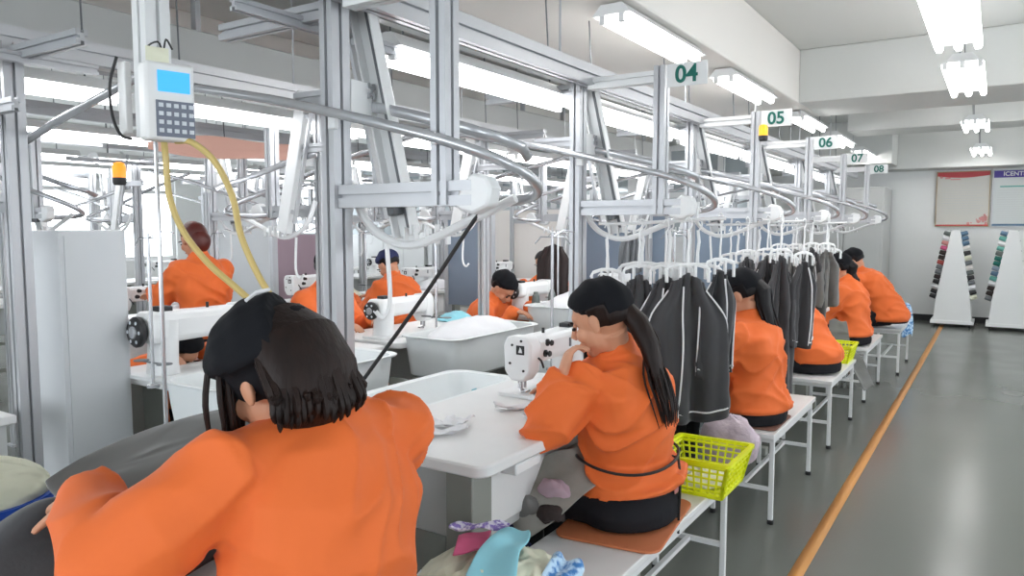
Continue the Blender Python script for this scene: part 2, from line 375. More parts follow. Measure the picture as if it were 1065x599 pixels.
for k in range(6):
    dup(g0,(-5.35,2.3+1.5*k,0),'%s rail frame of the third row seen through the frames'%ORD[k],0)
for k in range(6):
    dup(g0,(-6.9,2.6+1.5*k,0),'%s rail frame of the fourth row far back on the left'%ORD[k],PI)
for k in range(5):
    dup(g0,(-9.0,3.3+1.5*k,0),'%s rail frame of the last row by the left windows'%ORD[k],0)
# long main rails
def rail(label, x, y0, y1, z):
    t = thing('overhead_rail',label,'rail',(x,(y0+y1)/2,z-.05),'long overhead rails')
    mb = MB(); mb.profile((x,y0,z),(x,y1,z),.09,.05,(0,0,1)); mb.build('main_beam','alu',t)
    mb = MB(); mb.bb(x-.14,x-.10,y0,y1,z-.02,z+.02); mb.build('cable_tray','white',t)
    mb = MB(); mb.bb(x-.099,x-.027,y0,y1,z+.005,z+.011); mb.build('dark_slot','aludark',t)
    mb = MB()
    y = y0+.4
    while y < y1:
        mb = MB(); mb.tube([(x,y,z+.045),(x,y,(2.5 if -2.75<x<-1.5 and y<7.8 else ZS))],.005,6); mb.build('suspension_rod','alu',t); y += 1.5
rail('long grooved overhead rail above the aisle side row', -1.57,-.6,10.6,2.10)
rail('long overhead rail above the middle row', -3.2,-.6,11,2.14)
rail('long overhead rail above the third row', -5.3,.5,11,2.2)
rail('long overhead rail above the fourth row', -6.95,.5,11,2.2)

# yellow beacon, orange beacon
def beacon(label,x,y,z,m,s=1):
    t = thing('beacon',label,'warning light',(x,y,z))
    mb = MB(); mb.lathe((x,y,z),[(.02*s,0),(.024*s,.01),(.024*s,.028*s)]); mb.build('base','black',t)
    mb = MB(); mb.lathe((x,y,z+.028*s),[(.023*s,0),(.024*s,.04*s),(.019*s,.055*s),(.008*s,.06*s)]); mb.build('lens',m,t)
beacon('small yellow warning light on the post under the 05 sign',-1.185,4.56,1.93,'amber',1.1)
beacon('round orange warning light on a rail at left, above the white cabinet',-3.12,1.78,1.60,'orangelens',1.1)

# ---------------------------------------------------------------- sewing table, tray, machine
def rrect(x0,x1,y0,y1,r,n=5):
    p = []
    for cx,cy,a in ((x1-r,y0+r,-PI/2),(x1-r,y1-r,0),(x0+r,y1-r,PI/2),(x0+r,y0+r,PI)):
        p += [(cx+r*math.cos(a+PI/2*i/n), cy+r*math.sin(a+PI/2*i/n)) for i in range(n+1)]
    return p
TZ = .78
def make_table(label):
    t = thing('sewing_table',label,'sewing table',(0,0,0),'white sewing tables')
    mb = MB(); mb.prism(rrect(-.29,.29,-.62,.62,.045),TZ-.035,TZ); mb.build('table_top','lam',t,bevel=.006)
    mb = MB(); mb.bb(-.26,.185,-.50,.3,.50,TZ-.036); mb.build('cabinet','greybody',t,bevel=.005)
    mb = MB(); mb.bb(.186,.192,-.44,.26,.53,TZ-.06); mb.build('cabinet_panel','lam',t,bevel=.003)
    for y in (-.49,.5):
        mb = MB(); mb.bb(.10,.195,y-.05,y+.05,.0,TZ-.036); mb.bb(-.25,.26,y-.03,y+.03,0,.05); mb.build('leg','greyleg',t,bevel=.004)
    mb = MB(); mb.bb(-.06,-.02,-.45,.45,.16,.2); mb.build('crossbar','greyleg',t)
    mb = MB(); mb.bb(.21,.28,-.44,-.30,TZ-.075,TZ-.04); mb.build('knee_lever','white',t,bevel=.006)
    mb = MB(); mb.bb(-.1,.16,.32,.42,.06,.10); mb.build('pedal','aludark',t,bevel=.006)
    return t
def make_machine(label):
    """origin on the table; long axis +y towards the handwheel, operator on +x"""
    t = thing('sewing_machine',label,'sewing machine',(0,0,0),'industrial sewing machines')
    mb = MB(); mb.prism(rrect(-.09,.09,-.25,.25,.02),0,.014); mb.build('bed','white',t,bevel=.003)
    def P(x0,x1,r=.02): return None
    mb = MB()
    mb.loft([(0,.155,.012),(0,.155,.05),(0,.15,.12),(0,.145,.2)],[(.055,.075),(.05,.07),(.048,.068),(.05,.072)],(0,1,0),16)
    b = mb.build('pillar','white',t)
    mb = MB()
    prof = [(-.058,.135),(-.062,.20),(-.045,.225),(.045,.225),(.06,.205),(.058,.14),(.04,.125),(-.04,.125)]
    ys = [(-.18,1,0),(-.1,1,0),(.0,1,0),(.12,1.05,0),(.215,1.08,0),(.235,.9,0)]
    n = len(prof); vs = []
    for y,s_,_ in ys: vs += [(a*s_,y,.175+(c-.175)*s_) for a,c in prof]
    mb.add(vs,[tuple(range(n-1,-1,-1)),tuple(range((len(ys)-1)*n,len(ys)*n))]+[(i*n+j,i*n+(j+1)%n,(i+1)*n+(j+1)%n,(i+1)*n+j) for i in range(len(ys)-1) for j in range(n)])
    mb.build('arm','white',t,bevel=.012)
    mb = MB(); mb.prism([(-.058,.10),(-.03,.062),(.03,.062),(.058,.10),(.062,.20),(.045,.232),(-.045,.232),(-.062,.20)],-.245,-.17,'y'); h = mb.build('head','white',t,bevel=.01)
    mb = MB(); mb.bb(-.002,.034,-.248,-.244,.165,.20); mb.build('emblem_plate','black',h,bevel=.002)
    mb = MB(); mb.prism([(.009,.173),(.026,.173),(.022,.187),(.016,.194)],-.2495,-.2475,'y'); mb.build('emblem','piping',h)
    for x,z in ((.02,.217),(-.03,.13),(.03,.105),(-.02,.20)):
        mb = MB(); mb.lathe((x,-.244,z),[(.005,0),(.005,.004)],10,(0,-1,0)); mb.build('screw','black',h)
    mb = MB(); mb.tube([(0,-.21,.065),(0,-.21,.012)],.005,8); mb.tube([(.012,-.205,.065),(.012,-.205,.035)],.006,8); mb.box((.012,-.2,.02),(.02,.035,.006)); mb.tube([(-.02,-.2,.07),(-.018,-.2,.03),(.005,-.2,.022)],.004,8); mb.build('needle_bar','tube',t)
    mb = MB()
    for y,z in ((-.135,.16),(-.12,.20)): mb.lathe((.058,y,z),[(.014,0),(.014,.006),(.006,.008),(.006,.018),(.012,.02),(.010,.026)],14,(1,0,0))
    mb.tube([(.062,-.19,.15),(.075,-.19,.14),(.07,-.165,.11)],.004,6); mb.build('tension_dial','black',t)
    mb = MB(); mb.lathe((0,.236,.165),[(.02,0),(.045,.004),(.052,.014),(.052,.026),(.045,.034),(.02,.036)],24,(0,1,0)); w = mb.build('handwheel','black',t)
    mb = MB(); mb.lathe((0,.271,.165),[(.022,0),(.02,.006),(.008,.008)],16,(0,1,0)); mb.build('wheel_hub','tube',w)
    mb = MB()
    for i in range(6):
        a = i*PI/3; mb = MB(); mb.lathe((.036*math.cos(a),.268,.165+.036*math.sin(a)),[(.007,0),(.006,.004)],8,(0,1,0)); mb.build('wheel_hole','screen',w)
    mb = MB(); mb.box((.063,.06,.18),(.004,.012,.035)); mb.build('stitch_plate','aludark',t)
    mb = MB(); mb.box((.0,.15,.235),(.05,.06,.02)); mb.build('top_cover','black',t,bevel=.004)
    mb = MB(); mb.tube([(0,-.05,.225),(0,-.05,.245)],.006,8); mb.build('oil_cap','black',t)
    return t
def make_stand(label):
    t = thing('thread_stand',label,'thread stand',(0,0,0),'thread stands')
    mb = MB(); mb.tube([(0,0,0),(0,0,.62)],.007,8); mb.lathe((0,0,0),[(.025,0),(.025,.012),(.01,.016)],16); mb.build('pole','tube',t)
    mb = MB(); mb.tube([(-.09,0,.10),(.09,0,.10)],.004,6); mb.lathe((-.08,0,.1),[(.03,0),(.03,.004)],14); mb.lathe((.08,0,.1),[(.03,0),(.03,.004)],14); mb.build('spool_tray','aludark',t)
    mb = MB(); mb.tube([(-.09,0,.57),(-.06,0,.60),(0,0,.6),(.06,0,.6),(.09,0,.57)],.0035,6); mb.tube([(0,0,.6),(.03,.05,.63),(.08,.06,.62)],.003,6); mb.build('thread_guide','tube',t)
    return t
def make_cone(m,label):
    mb = MB(); mb.lathe((0,0,0),[(.026,0),(.028,.004),(.017,.085),(.012,.09),(.011,.10)],18); return tag(mb.build('thread_cone',m,org=(0,0,0)),label,'thread cone','thread cones')
def make_tub(label, w=.5,l=.78,h=.19, tagcol='plast'):
    """tapered open plastic tub with rolled rim; origin at bottom centre"""
    t = thing('plastic_tub',label,'tub',(0,0,0),'white plastic tubs')
    mb = MB()
    lv = [(0,-.045),(.02,-.012),(h*.6,-.008+.012),(h-.012,.0+.012),(h-.008,.03),(h,.034),(h+.004,.026),(h-.002,.004),(h*.55,-.006),(.03,-.024),(.012,-.06)]
    rings = []
    for z,e in lv: rings.append([(x,y,z) for x,y in rrect(-w/2+.02-e,w/2-.02+e,-l/2+.02-e,l/2-.02+e,max(.03,.07+e*.5),5)])
    n = len(rings[0]); vs = [p for r in rings for p in r]
    mb.add(vs,[tuple(range(n-1,-1,-1)),tuple(range((len(rings)-1)*n,len(rings)*n))]+[(i*n+j,i*n+(j+1)%n,(i+1)*n+(j+1)%n,(i+1)*n+j) for i in range(len(rings)-1) for j in range(n)])
    mb.build('shell',tagcol,t,smooth=50)
    mb = MB()
    for y in (-l/2+.06,l/2-.06): mb.bb(-w/2+.05,w/2-.05,y-.02,y+.02,-.03,.0)
    mb.build('support_bracket','greyleg',t,bevel=.003)
    return t
def heap(name,label,cat,c,r,m,seed,group=None,amp=.05,sc=.09):
    random.seed(seed); mb = MB(); mb.ball((0,0,0),(r[0],r[1],r[2]),None,40,24,lambda q: 1 if q.z>-.1 else .8)
    mb.v = [V((p.x,p.y,max(p.z,-.01)))+V(c) for p in mb.v]
    o = mb.build(name,m,mods=[('DISPLACE',dict(texture=cloudtex(sc,3),strength=amp,mid_level=.5,texture_coords='LOCAL'))])
    return tag(o,label,cat,group)

# row 1 tables
tb = make_table('white sewing table in front of the woman resting her chin on her hand'); TX = -1.415
TLAB = ['white sewing table where the foreground woman works, low at left','white sewing table in front of the woman resting her chin on her hand','white sewing table of the second aisle woman, behind the hanging garments','white sewing table of the third aisle worker','white sewing table of the fourth aisle worker','white sewing table of the last aisle worker']
tb.location = (TX,2.22,0)
MLAB = [s.replace('white sewing table','white industrial sewing machine') for s in TLAB]
mc = make_machine(MLAB[1]); mc.location = (-1.50,2.60,TZ)
for k in (0,2,3,4,5):
    dup(tb,(TX,2.22+1.5*(k-1)-(.12 if k==0 else 0),0),TLAB[k])
    if k: dup(mc,(-1.50,2.60+1.5*(k-1),TZ),MLAB[k])
tr = make_tub('shallow white tray hooked to the left side of the near sewing table',.34,1.05,.13); tr.location = (-1.90,2.2,TZ-.14)
mb = MB(); mb.bb(-1.757,-1.7545,2.42,2.45,TZ-.11,TZ-.01)
tag(mb.build('tape_strip','tape'),'pale blue strip of tape on the inside of the near tray','tape')
for k in range(2,6): dup(tr,(-1.90,2.2+1.5*(k-1),TZ-.14),'shallow white tray beside the %s sewing table of the aisle row'%ORD[k])
# row 2 tables, rotated
TX2 = -2.97
T2 = ['white sewing table right of the tall white cabinet, with a white tub alongside','white sewing table of the middle row beside the big heaped tub','white sewing table of the middle row with grey thread cones','white sewing table far back in the middle row','fifth white sewing table of the middle row, mostly hidden','sixth white sewing table of the middle row, mostly hidden']
for k in range(6):
    y = 2.25+1.5*k
    dup(tb,(-3.06,y+(.17 if k==0 else 0),0),T2[k],PI)
    o = dup(mc,(-3.0,y-.34+(.13 if k==0 else 0),TZ),T2[k].replace('white sewing table','white sewing machine'),PI)
    if k==0: o.scale = (1.15,1.1,1.25)
tubA = make_tub('white plastic tub between the foreground woman and the white cabinet',.40,1.0,.24)
tubA.location = (-2.58,2.2,TZ-.20)
dup(tubA,(-2.60,3.60,TZ-.20),'large white plastic tub heaped with white cloth beside the diagonal black cable').scale = (1,.88,1)
dup(tubA,(-2.62,4.95,TZ-.15),'white plastic tub heaped with white cloth left of the post behind the seated woman').scale = (1,.9,1)
dup(tubA,(-2.62,6.6,TZ-.20),'far white plastic tub of the middle row').scale = (1,.9,1)
heap('cloth_heap','white cloth heaped in the large tub beside the diagonal black cable','cloth',(-2.60,3.60,TZ+.0),(.19,.38,.11),'paper',3,'white cloth heaps',.04,.14)
heap('cloth_heap','white cloth heaped in the tub left of the post behind the seated woman','cloth',(-2.62,4.95,TZ+.03),(.18,.38,.14),'paper',4,'white cloth heaps',.05,.1)
# tables + machines rows 3..5
for r,(x,rz,y0,lab) in enumerate([(-5.1,0,3.0,'third'),(-7.3,PI,3.3,'fourth'),(-8.9,0,4.0,'fifth')]):
    for k in range(4):
        y = y0+1.5*k
        dup(tb,(x,y,0),'%s sewing table in the %s row back on the left'%(ORD[k],lab),rz)
        dup(mc,(x,y+.1,TZ),'%s sewing machine in the %s row back on the left'%(ORD[k],lab),rz)
for i_,(x,y,sx,sy,sz,m_,lb) in enumerate([(-4.95,3.3,.16,.2,.09,'paper','white cloth pile on the table before the red haired worker'),(-4.98,4.85,.18,.2,.10,'cream','cream cloth pile on the table before the navy capped worker'),
    (-5.0,6.2,.16,.22,.10,'paper','white cloth pile farther along the third row'),(-7.2,3.6,.2,.25,.12,'salmon','salmon cloth pile on a fourth row table'),(-7.2,5.1,.2,.25,.12,'pinkgrey','mauve cloth pile on a fourth row table'),
    (-3.15,5.75,.12,.18,.07,'greylt','grey cloth pile on the fourth table of the middle row'),(-3.2,2.62,.10,.14,.05,'brownblk','dark cloth pile beside the left machine'),(-3.15,4.15,.12,.14,.05,'aqua','pale aqua cloth pile on the middle row table by the bowed worker')]):
    heap('cloth_pile',lb,'cloth',(x,y,TZ+.005),(sx,sy,sz),m_,60+i_,'cloth piles on the back tables',.05,.07)
# thread stands
st = make_stand('thin thread stand on the left machine table beside the control box post'); st.location = (-2.83,1.72,TZ); st.scale=(1,1,1)
SL = [(-2.84,3.55,'thin thread stand behind the crossbar, at the machine by the heaped tub'),(-2.84,5.05,'thin thread stand at the machine with grey cones'),(-1.66,2.9,'thin thread stand behind the near sewing machine'),(-1.66,4.4,'thread stand behind the hanging garments of the second table'),(-5.0,3.6,'thread stand on the third row table in front of the standing red haired worker'),(-5.0,5.2,'thread stand on a third row table near the navy capped worker')]
for x,y,l in SL: dup(st,(x,y,TZ),l)
c0 = make_cone('paper','left white thread cone on the machine table beside the control post'); c0.location = (-2.85,2.06,TZ)
dup(c0,(-2.83,2.13,TZ),'right white thread cone on the machine table beside the control post')
c1 = make_cone('dkgreen','left grey green thread cone at the middle row machine'); c1.location = (-2.84,4.72,TZ); c1.scale=(1.5,1.5,1.7)
o = dup(c1,(-2.84,4.96,TZ),'right grey green thread cone at the middle row machine')

# fabric scraps on the near table
def sheet(name,label,cat,c,w,l,m,seed,yaw=0,amp=.012,group=None,thick=.003,curl=.02,pitch=0,roll=0,poly=None):
    rnd = random.Random(seed); ph = [rnd.uniform(0,6) for _ in range(6)]
    R = Matrix.Rotation(yaw,3,'Z')@Matrix.Rotation(pitch,3,'Y')@Matrix.Rotation(roll,3,'X'); c = V(c)
    def fn(u,v):
        x = (u-.5)*w; y = (v-.5)*l*(1-.25*abs(math.sin(u*3+ph[5])))
        z = amp*(math.sin(u*7+ph[0])+math.sin(v*9+ph[1]+u*3)+.6*math.sin(u*15+v*6+ph[2]))+curl*(abs(u-.5)*2)**3
        return c+R@V((x,y,z+amp*2.6))
    mb = MB(); mb.grid(fn,18,18)
    return tag(mb.build(name,m,mods=[('SOLIDIFY',dict(thickness=thick))],smooth=70),label,cat,group)
S = [(-1.50,1.86,.17,.075,.5,'long white fabric strip at the near left of the near table'),(-1.42,1.80,.16,.06,.9,'crossing white fabric strip at the near left of the near table'),(-1.55,1.76,.12,.07,-.3,'crumpled white scrap at the left edge of the near table'),
     (-1.45,1.92,.08,.10,.2,'white scrap standing on the pile of strips on the near table'),(-1.40,2.20,.16,.06,.8,'white fabric strip nearest the needle of the near machine'),(-1.36,2.33,.15,.06,-.4,'white fabric strip under the presser of the near machine'),(-1.28,2.14,.10,.05,1.1,'small white label piece near the elbow of the seated woman')]
for i,(x,y,w,l,a,lb) in enumerate(S): sheet('fabric_scrap',lb,'fabric scrap',(x,y,TZ+.002),w,l,'paper',i,a,.005,'white scraps on the near table',curl=.004)

# ---------------------------------------------------------------- benches
def make_bench(label,l=1.12):
    t = thing('bench',label,'bench',(0,0,0),'white workers benches')
    mb = MB(); mb.bb(-.16,.16,-l/2,l/2,.425,.45); mb.build('seat','lam',t,bevel=.004)
    for x in (-.14,.14):
        for y in (-l/2+.06,l/2-.06):
            mb = MB(); mb.box((x,y,.22),(.022,.022,.41)); g = mb.build('leg','white',t,bevel=.003)
            mb = MB(); mb.lathe((x,y,0),[(.014,0),(.016,.003),(.016,.022)],12); mb.build('rubber_foot','black',g)
    mb = MB()
    for y in (-l/2+.06,l/2-.06): mb.box((0,y,.17),(.26,.018,.018)); mb.box((0,y,.41),(.26,.02,.025))
    mb.box((0,0,.17),(.018,l-.14,.018))
    for x in (-.14,.14): mb.box((x,0,.41),(.02,l-.14,.025))
    mb.build('stretcher','white',t)
    return t
BX = -1.0
bn = make_bench('white bench under the woman resting her chin, with mat and yellow basket'); bn.location = (BX,2.37,0)
BL = ['white bench under the foreground woman, carrying the heap of coloured cloth','','white bench of the second aisle worker with a brown mat','white bench of the third aisle worker with a small yellow basket','white bench of the fourth aisle worker','farthest white bench with a red cup and blue cloth']
BY = {0:.90,2:4.05,3:5.52,4:7.05,5:8.5}
for k in (0,2,3,4,5): dup(bn,(BX+(.1 if k==5 else 0),BY[k],0),BL[k]).scale = (1,1 if k<2 else .86,1)
mb = MB()
R = Matrix.Rotation(.1,3,'Z')
mb.prism([tuple((Matrix.Rotation(.12,2)@V((a,b)))+V((-1.0,2.25))) for a,b in rrect(-.17,.17,-.24,.25,.05)],.452,.460)
tag(mb.build('seat_mat','mat',bevel=.002),'orange brown mat on the bench under the seated woman by the yellow basket','seat mat')
mb = MB(); mb.prism(rrect(-1.15,-.85,3.62,3.98,.03),.452,.459); tag(mb.build('seat_mat','brownmat',bevel=.002),'dark brown mat under the second aisle worker','seat mat')
mb = MB(); mb.prism(rrect(-.97,-.9,3.66,3.74,.01),.461,.472); tag(mb.build('phone','paper',bevel=.002),'small white card lying on the brown mat of the second bench','card')
mb = MB(); mb.bb(-1.13,-.88,2.02,2.04,.1,.42); tag(mb.build('bench_box','greybody'),'light grey panel under the near bench','panel')

def make_basket(label,c,w=.26,l=.2,h=.13,flare=1.28):
    t = thing('basket',label,'basket',c)
    c = V(c); mb = MB(); b2 = MB(); b3 = MB()
    def P(x,y,z): s_ = 1+(flare-1)*z/h; return c+V((x*s_,y*s_,z))
    W,L = w/2,l/2
    cs = [(-W,-L),(W,-L),(W,L),(-W,L)]
    for i in range(4):
        a,b_ = cs[i],cs[(i+1)%4]; n = 9 if i%2==0 else 7
        for j in range(n+1):
            t_ = j/n; x = a[0]*(1-t_)+b_[0]*t_; y = a[1]*(1-t_)+b_[1]*t_
            mb.tube([P(x,y,0),P(x,y,h)],.0042 if 0<j<n else .008,6)
        for z in (.18,.36,.54,.72): mb.tube([P(*a,h*z),P(*b_,h*z)],.004,6)
        for z in (.0,.06,.88): mb.tube([P(*a,h*z),P(*b_,h*z)],.006,6)
    mb.build('side_lattice','yellow',t)
    ring = [(x*flare,y*flare) for x,y in cs]
    o_ = rrect(-W*flare-.012,W*flare+.012,-L*flare-.012,L*flare+.012,.02); i_ = rrect(-W*flare+.004,W*flare-.004,-L*flare+.004,L*flare-.004,.016)
    n = len(o_); vs = [c+V((x,y,h-.008)) for x,y in o_]+[c+V((x,y,h+.005)) for x,y in o_]+[c+V((x,y,h+.005)) for x,y in i_]+[c+V((x,y,h-.008)) for x,y in i_]
    b2.add(vs,[(k*n+j,k*n+(j+1)%n,((k+1)%4)*n+(j+1)%n,((k+1)%4)*n+j) for k in range(4) for j in range(n)])
    b2.build('rim','yellow',t)
    b3.prism([(c.x+x,c.y+y) for x,y in rrect(-W,W,-L,L,.02)],c.z,c.z+.005); b3.build('base','yellow',t)
    return t
k1 = make_basket('yellow plastic lattice basket on the far end of the near bench',(-.90,2.72,.452),.22,.24,.135)
heap('cloth_heap','pale cloth pieces in the near yellow basket','cloth',(-.90,2.72,.46),(.09,.1,.05),'cream',5)
o = dup(k1,(-.96,5.88,.452),'small bright yellow basket on the bench of the third aisle worker'); o.scale = (.85,1,.9)
# red cup and blue cloth far bench
mb = MB(); mb.lathe((-.95,8.25,.452),[(.03,0),(.036,.12),(.034,.12),(.028,.01)],18); tag(mb.build('cup','redcloth'),'dark red cup standing on a far bench','cup')

# ---------------------------------------------------------------- people
def frame_of(fwd, up=(0,0,1)):
    x = V(fwd).normalized(); z = V(up); y = z.cross(x).normalized(); z = x.cross(y).normalized()
    return Matrix((x,y,z)).transposed()
def finger(mb, base, d, curl, L, r, axis):
    """three bending segments"""
    p = V(base); pts = [p-V(d)*.015,p]; d = V(d).normalized(); rad = [r*1.05,r*1.05]
    for i,f in enumerate((.45,.32,.23)):
        d = (Quaternion(axis, curl[i]) @ d).normalized(); p = p+d*L*f; pts.append(p); rad.append(r*(1-.09*(i+1)))
    mb.loft(pts, rad, axis, 8)
    mb.ball(pts[-1], rad[-1]*.98, None, 8, 6)
def hand(mb, wrist, d, palm, side, curl=.5, s=1, spread=.08):
    """d: finger direction; palm: palm normal (fingers curl towards it); side: +1/-1 thumb side"""
    w = V(wrist); d = V(d).normalized(); pn = V(palm); pn = (pn-d*pn.dot(d)).normalized(); sd = d.cross(pn).normalized()*side
    mb.loft([w-d*.02*s, w+d*.015*s, w+d*.045*s, w+d*.078*s],[(.026*s,.017*s),(.030*s,.017*s),(.038*s,.016*s),(.037*s,.013*s)],sd,14)
    ax = d.cross(pn).normalized()
    for i,(o,L) in enumerate(((.029,.068),(.010,.077),(-.010,.072),(-.029,.056))):
        dd = (d+sd*(o*spread*12)).normalized()
        finger(mb, w+d*.078*s+sd*o*s, dd, [curl*.8,curl,curl*.7], L*s, .0083*s, ax)
    td = (sd*.8+d*.65+pn*.25).normalized()
    finger(mb, w+d*.022*s+sd*.026*s, td, [.05,.25*side if 0 else .1,.15], .058*s, .0095*s, ax)
def head(mb, c, R, s=1):
    c = V(c); q = lambda x,y,z: c+R@V((x,y,z))*s
    mb.ball(q(-.012,0,.03),(.092*s,.074*s,.088*s),R,20,14)
    mb.ball(q(.025,0,-.03),(.058*s,.058*s,.068*s),R,16,12)
    mb.ball(q(.050,0,-.078),(.028*s,.03*s,.026*s),R,12,8)
    mb.ball(q(.056,0,.035),(.03*s,.05*s,.03*s),R,12,8)
    for y in (-.035,.035): mb.ball(q(.058,y,-.022),(.024*s,.024*s,.026*s),R,12,8)
    mb.loft([q(.084,0,.022),q(.096,0,0),q(.104,0,-.016),q(.094,0,-.026)],[(.008*s,.006*s),(.009*s,.009*s),(.014*s,.012*s),(.013*s,.008*s)],R@V((0,1,0)),10)
    mb.ball(q(.082,0,-.048),(.012*s,.024*s,.007*s),R,12,8); mb.ball(q(.080,0,-.060),(.012*s,.02*s,.007*s),R,12,8)
    for y in (-1,1):
        mb.ball(q(-.004,y*.076,-.004),(.018*s,.009*s,.031*s),R@Matrix.Rotation(y*-.25,3,'Z'),12,8)
from mathutils import noise as NZ
def bake_folds(o, k, hem, cinch, seed):
    """freeze the modifiers and push real cloth folds into the surface"""
    bpy.context.view_layer.update()
    me = bpy.data.meshes.new_from_object(o.evaluated_get(bpy.context.evaluated_depsgraph_get()))
    me.name = 'jacket'; off = V((seed*3.1,seed*1.7,seed*.9))
    R1 = Matrix.Rotation(.7,3,'X')@Matrix.Rotation(.5,3,'Y'); R2 = Matrix.Rotation(-.9,3,'X')@Matrix.Rotation(-.4,3,'Z')
    nr = [v.normal.copy() for v in me.vertices]
    for v,n in zip(me.vertices,nr):
        p = v.co; w = p+V((NZ.noise(p*5+off),NZ.noise(p*5+off+V((9,2,4))),NZ.noise(p*5+off+V((3,7,1)))))*.05
        q = R1@w; a = (1-abs(NZ.noise(V((q.x*3.5,q.y*3.5,q.z*11))+off)))**4
        q = R2@w; b_ = (1-abs(NZ.noise(V((q.x*4,q.y*4,q.z*14))+off*2)))**4
        c = NZ.noise(p*7+off)
        m = max(0,NZ.noise(p*3+off*3)+.55)
        d = k*(.019*(a-.5)*m+.015*(b_-.5)*(1.3-m)+.010*c)
        d *= min(1,max(0,(p.z-hem)/.035))
        if cinch: d += -.014*math.exp(-((p.z-cinch)/.018)**2)
        v.co = p+n*d
    me.shade_smooth(); o.modifiers.clear(); old = o.data; o.data = me; bpy.data.meshes.remove(old)
    if not me.materials: pass
def person(label, J, R, look, body_m='skin', shirt='orange', vox=.008, hair=None, cap='cap', s=1, hands=True, wr=.016, group='garment workers in orange uniforms', pants='blackcloth', hairfn=None, seed=0, legs=True, hem=.53, cinch=None):
    root = thing('person',label,'person',(J['pel'][0],J['pel'][1],0),group)
    J = {k:V(v) for k,v in J.items()}
    fwd = V((R[0],R[1],0)).normalized(); side = V((0,0,1)).cross(fwd)      # side = person's left
    H = frame_of(look)
    if 'tilt' in J: H = Matrix.Rotation(J['tilt'][0],3,V(look).normalized())@H
    bd = MB()
    head(bd, J['head'], H, s)
    bd.loft([J['neck']-V((0,0,.05)),J['neck'],J['head']+H@V((-.025,0,-.03))],[(.06,.055),(.05,.048),(.052,.052)],side,14)
    tor = [J['pel'],J['pel']*.55+J['neck']*.45,J['pel']*.15+J['neck']*.85]
    bd.loft(tor,[(.15,.10),(.12,.085),(.14,.075)],side,16)
    for a in 'LR':
        bd.loft([J['sh'+a],J['el'+a],J['wr'+a]],[.045,.036,.024],(0,0,1),12)
        if legs:
            kn,ft = J['kn'+a],J['ft'+a]
            bd.loft([J['pel']+side*(.09 if a=='L' else -.09),kn,ft],[.075,.052,.035],side,12)
            bd.loft([ft-fwd*.04+V((0,0,-.02)),ft+fwd*.06+V((0,0,-.04)),ft+fwd*.16+V((0,0,-.05))],[(.035,.03),(.04,.022),(.03,.015)],side,10)
        if hands:
            hd,pn,cu,sd = J['hd'+a],J['pn'+a],J['cu'+a][0],J['cu'+a][1]
            hand(bd,J['wr'+a]+hd.normalized()*.02,hd,pn,sd,cu,1.0)
    body = bd.build('body',body_m,root,mods=[('REMESH',dict(mode='VOXEL',voxel_size=vox*.6,use_smooth_shade=True)),('SMOOTH',dict(factor=.5,iterations=4))])
    # eyes, brows and mouth
    for y in (-.031,.031):
        e = MB(); e.ball(J['head']+H@V((.083,y,.006))*s,(.006*s,.013*s,.006*s),H,10,8); e.build('eye','black',root)
        e = MB(); e.loft([J['head']+H@V((.088,y-.018,.026))*s,J['head']+H@V((.092,y,.031))*s,J['head']+H@V((.088,y+.018,.026))*s],.004*s,(0,0,1),6); e.build('eyebrow','hairblack',root)
    e = MB(); e.ball(J['head']+H@V((.092,0,-.054))*s,(.004*s,.022*s,.0035*s),H,10,6); e.build('mouth','redcloth',root)
    # jacket
    sh = MB(); up = J['neck']; pe = J['pel']; d = up-pe
    back = fwd*-.025
    P = [V((pe.x,pe.y,hem-.004)), V((pe.x,pe.y,hem+.008)), pe+d*.17, pe+d*.36+back*.6, pe+d*.60+back*1.2, pe+d*.78+back, pe+d*.93+back*.6, up+d*.03]
    RD = [(.205,.168),(.222,.184),(.198,.160),(.178,.142),(.195,.145),(.195,.135),(.150,.10),(.062,.058)]
    sh.loft(P,[(a*s,b_*s) for a,b_ in RD],side,26)
    sh.loft([J['shL']+V((0,0,-.005)),(J['shL']+J['shR'])/2+V((0,0,.02))+back*.5,J['shR']+V((0,0,-.005))],[.074,.088,.074],fwd,16)
    for a in 'LR':
        S_,E_,W_ = J['sh'+a],J['el'+a],J['wr'+a]
        sh.loft([S_+(S_-E_).normalized()*.03,S_*.5+E_*.5,E_],[.078,.076,.068],(0,0,1) if abs((S_-E_).normalized().z)<.8 else fwd,16)
        sh.ball(E_,.068); fd = (W_-E_).normalized()
        sh.loft([E_,E_*.5+W_*.5,W_*.95+E_*.05,W_+fd*.03],[.070,.064,.056,.050],(0,0,1) if abs(fd.z)<.8 else fwd,16)
    sh.ball(J['shL'],.076); sh.ball(J['shR'],.076)
    # stand collar
    cd = (J['head']-J['neck']).normalized()
    sh.loft([up-cd*.02,up+cd*.02,up+cd*.06],[(.076,.074),(.070,.070),(.070,.070)],side,20)
    jk = sh.build('jacket',shirt,root,mods=[('REMESH',dict(mode='VOXEL',voxel_size=vox,use_smooth_shade=True)),('SMOOTH',dict(factor=.6,iterations=7)),
        ])
    bake_folds(jk, wr/.016, hem, cinch, seed)
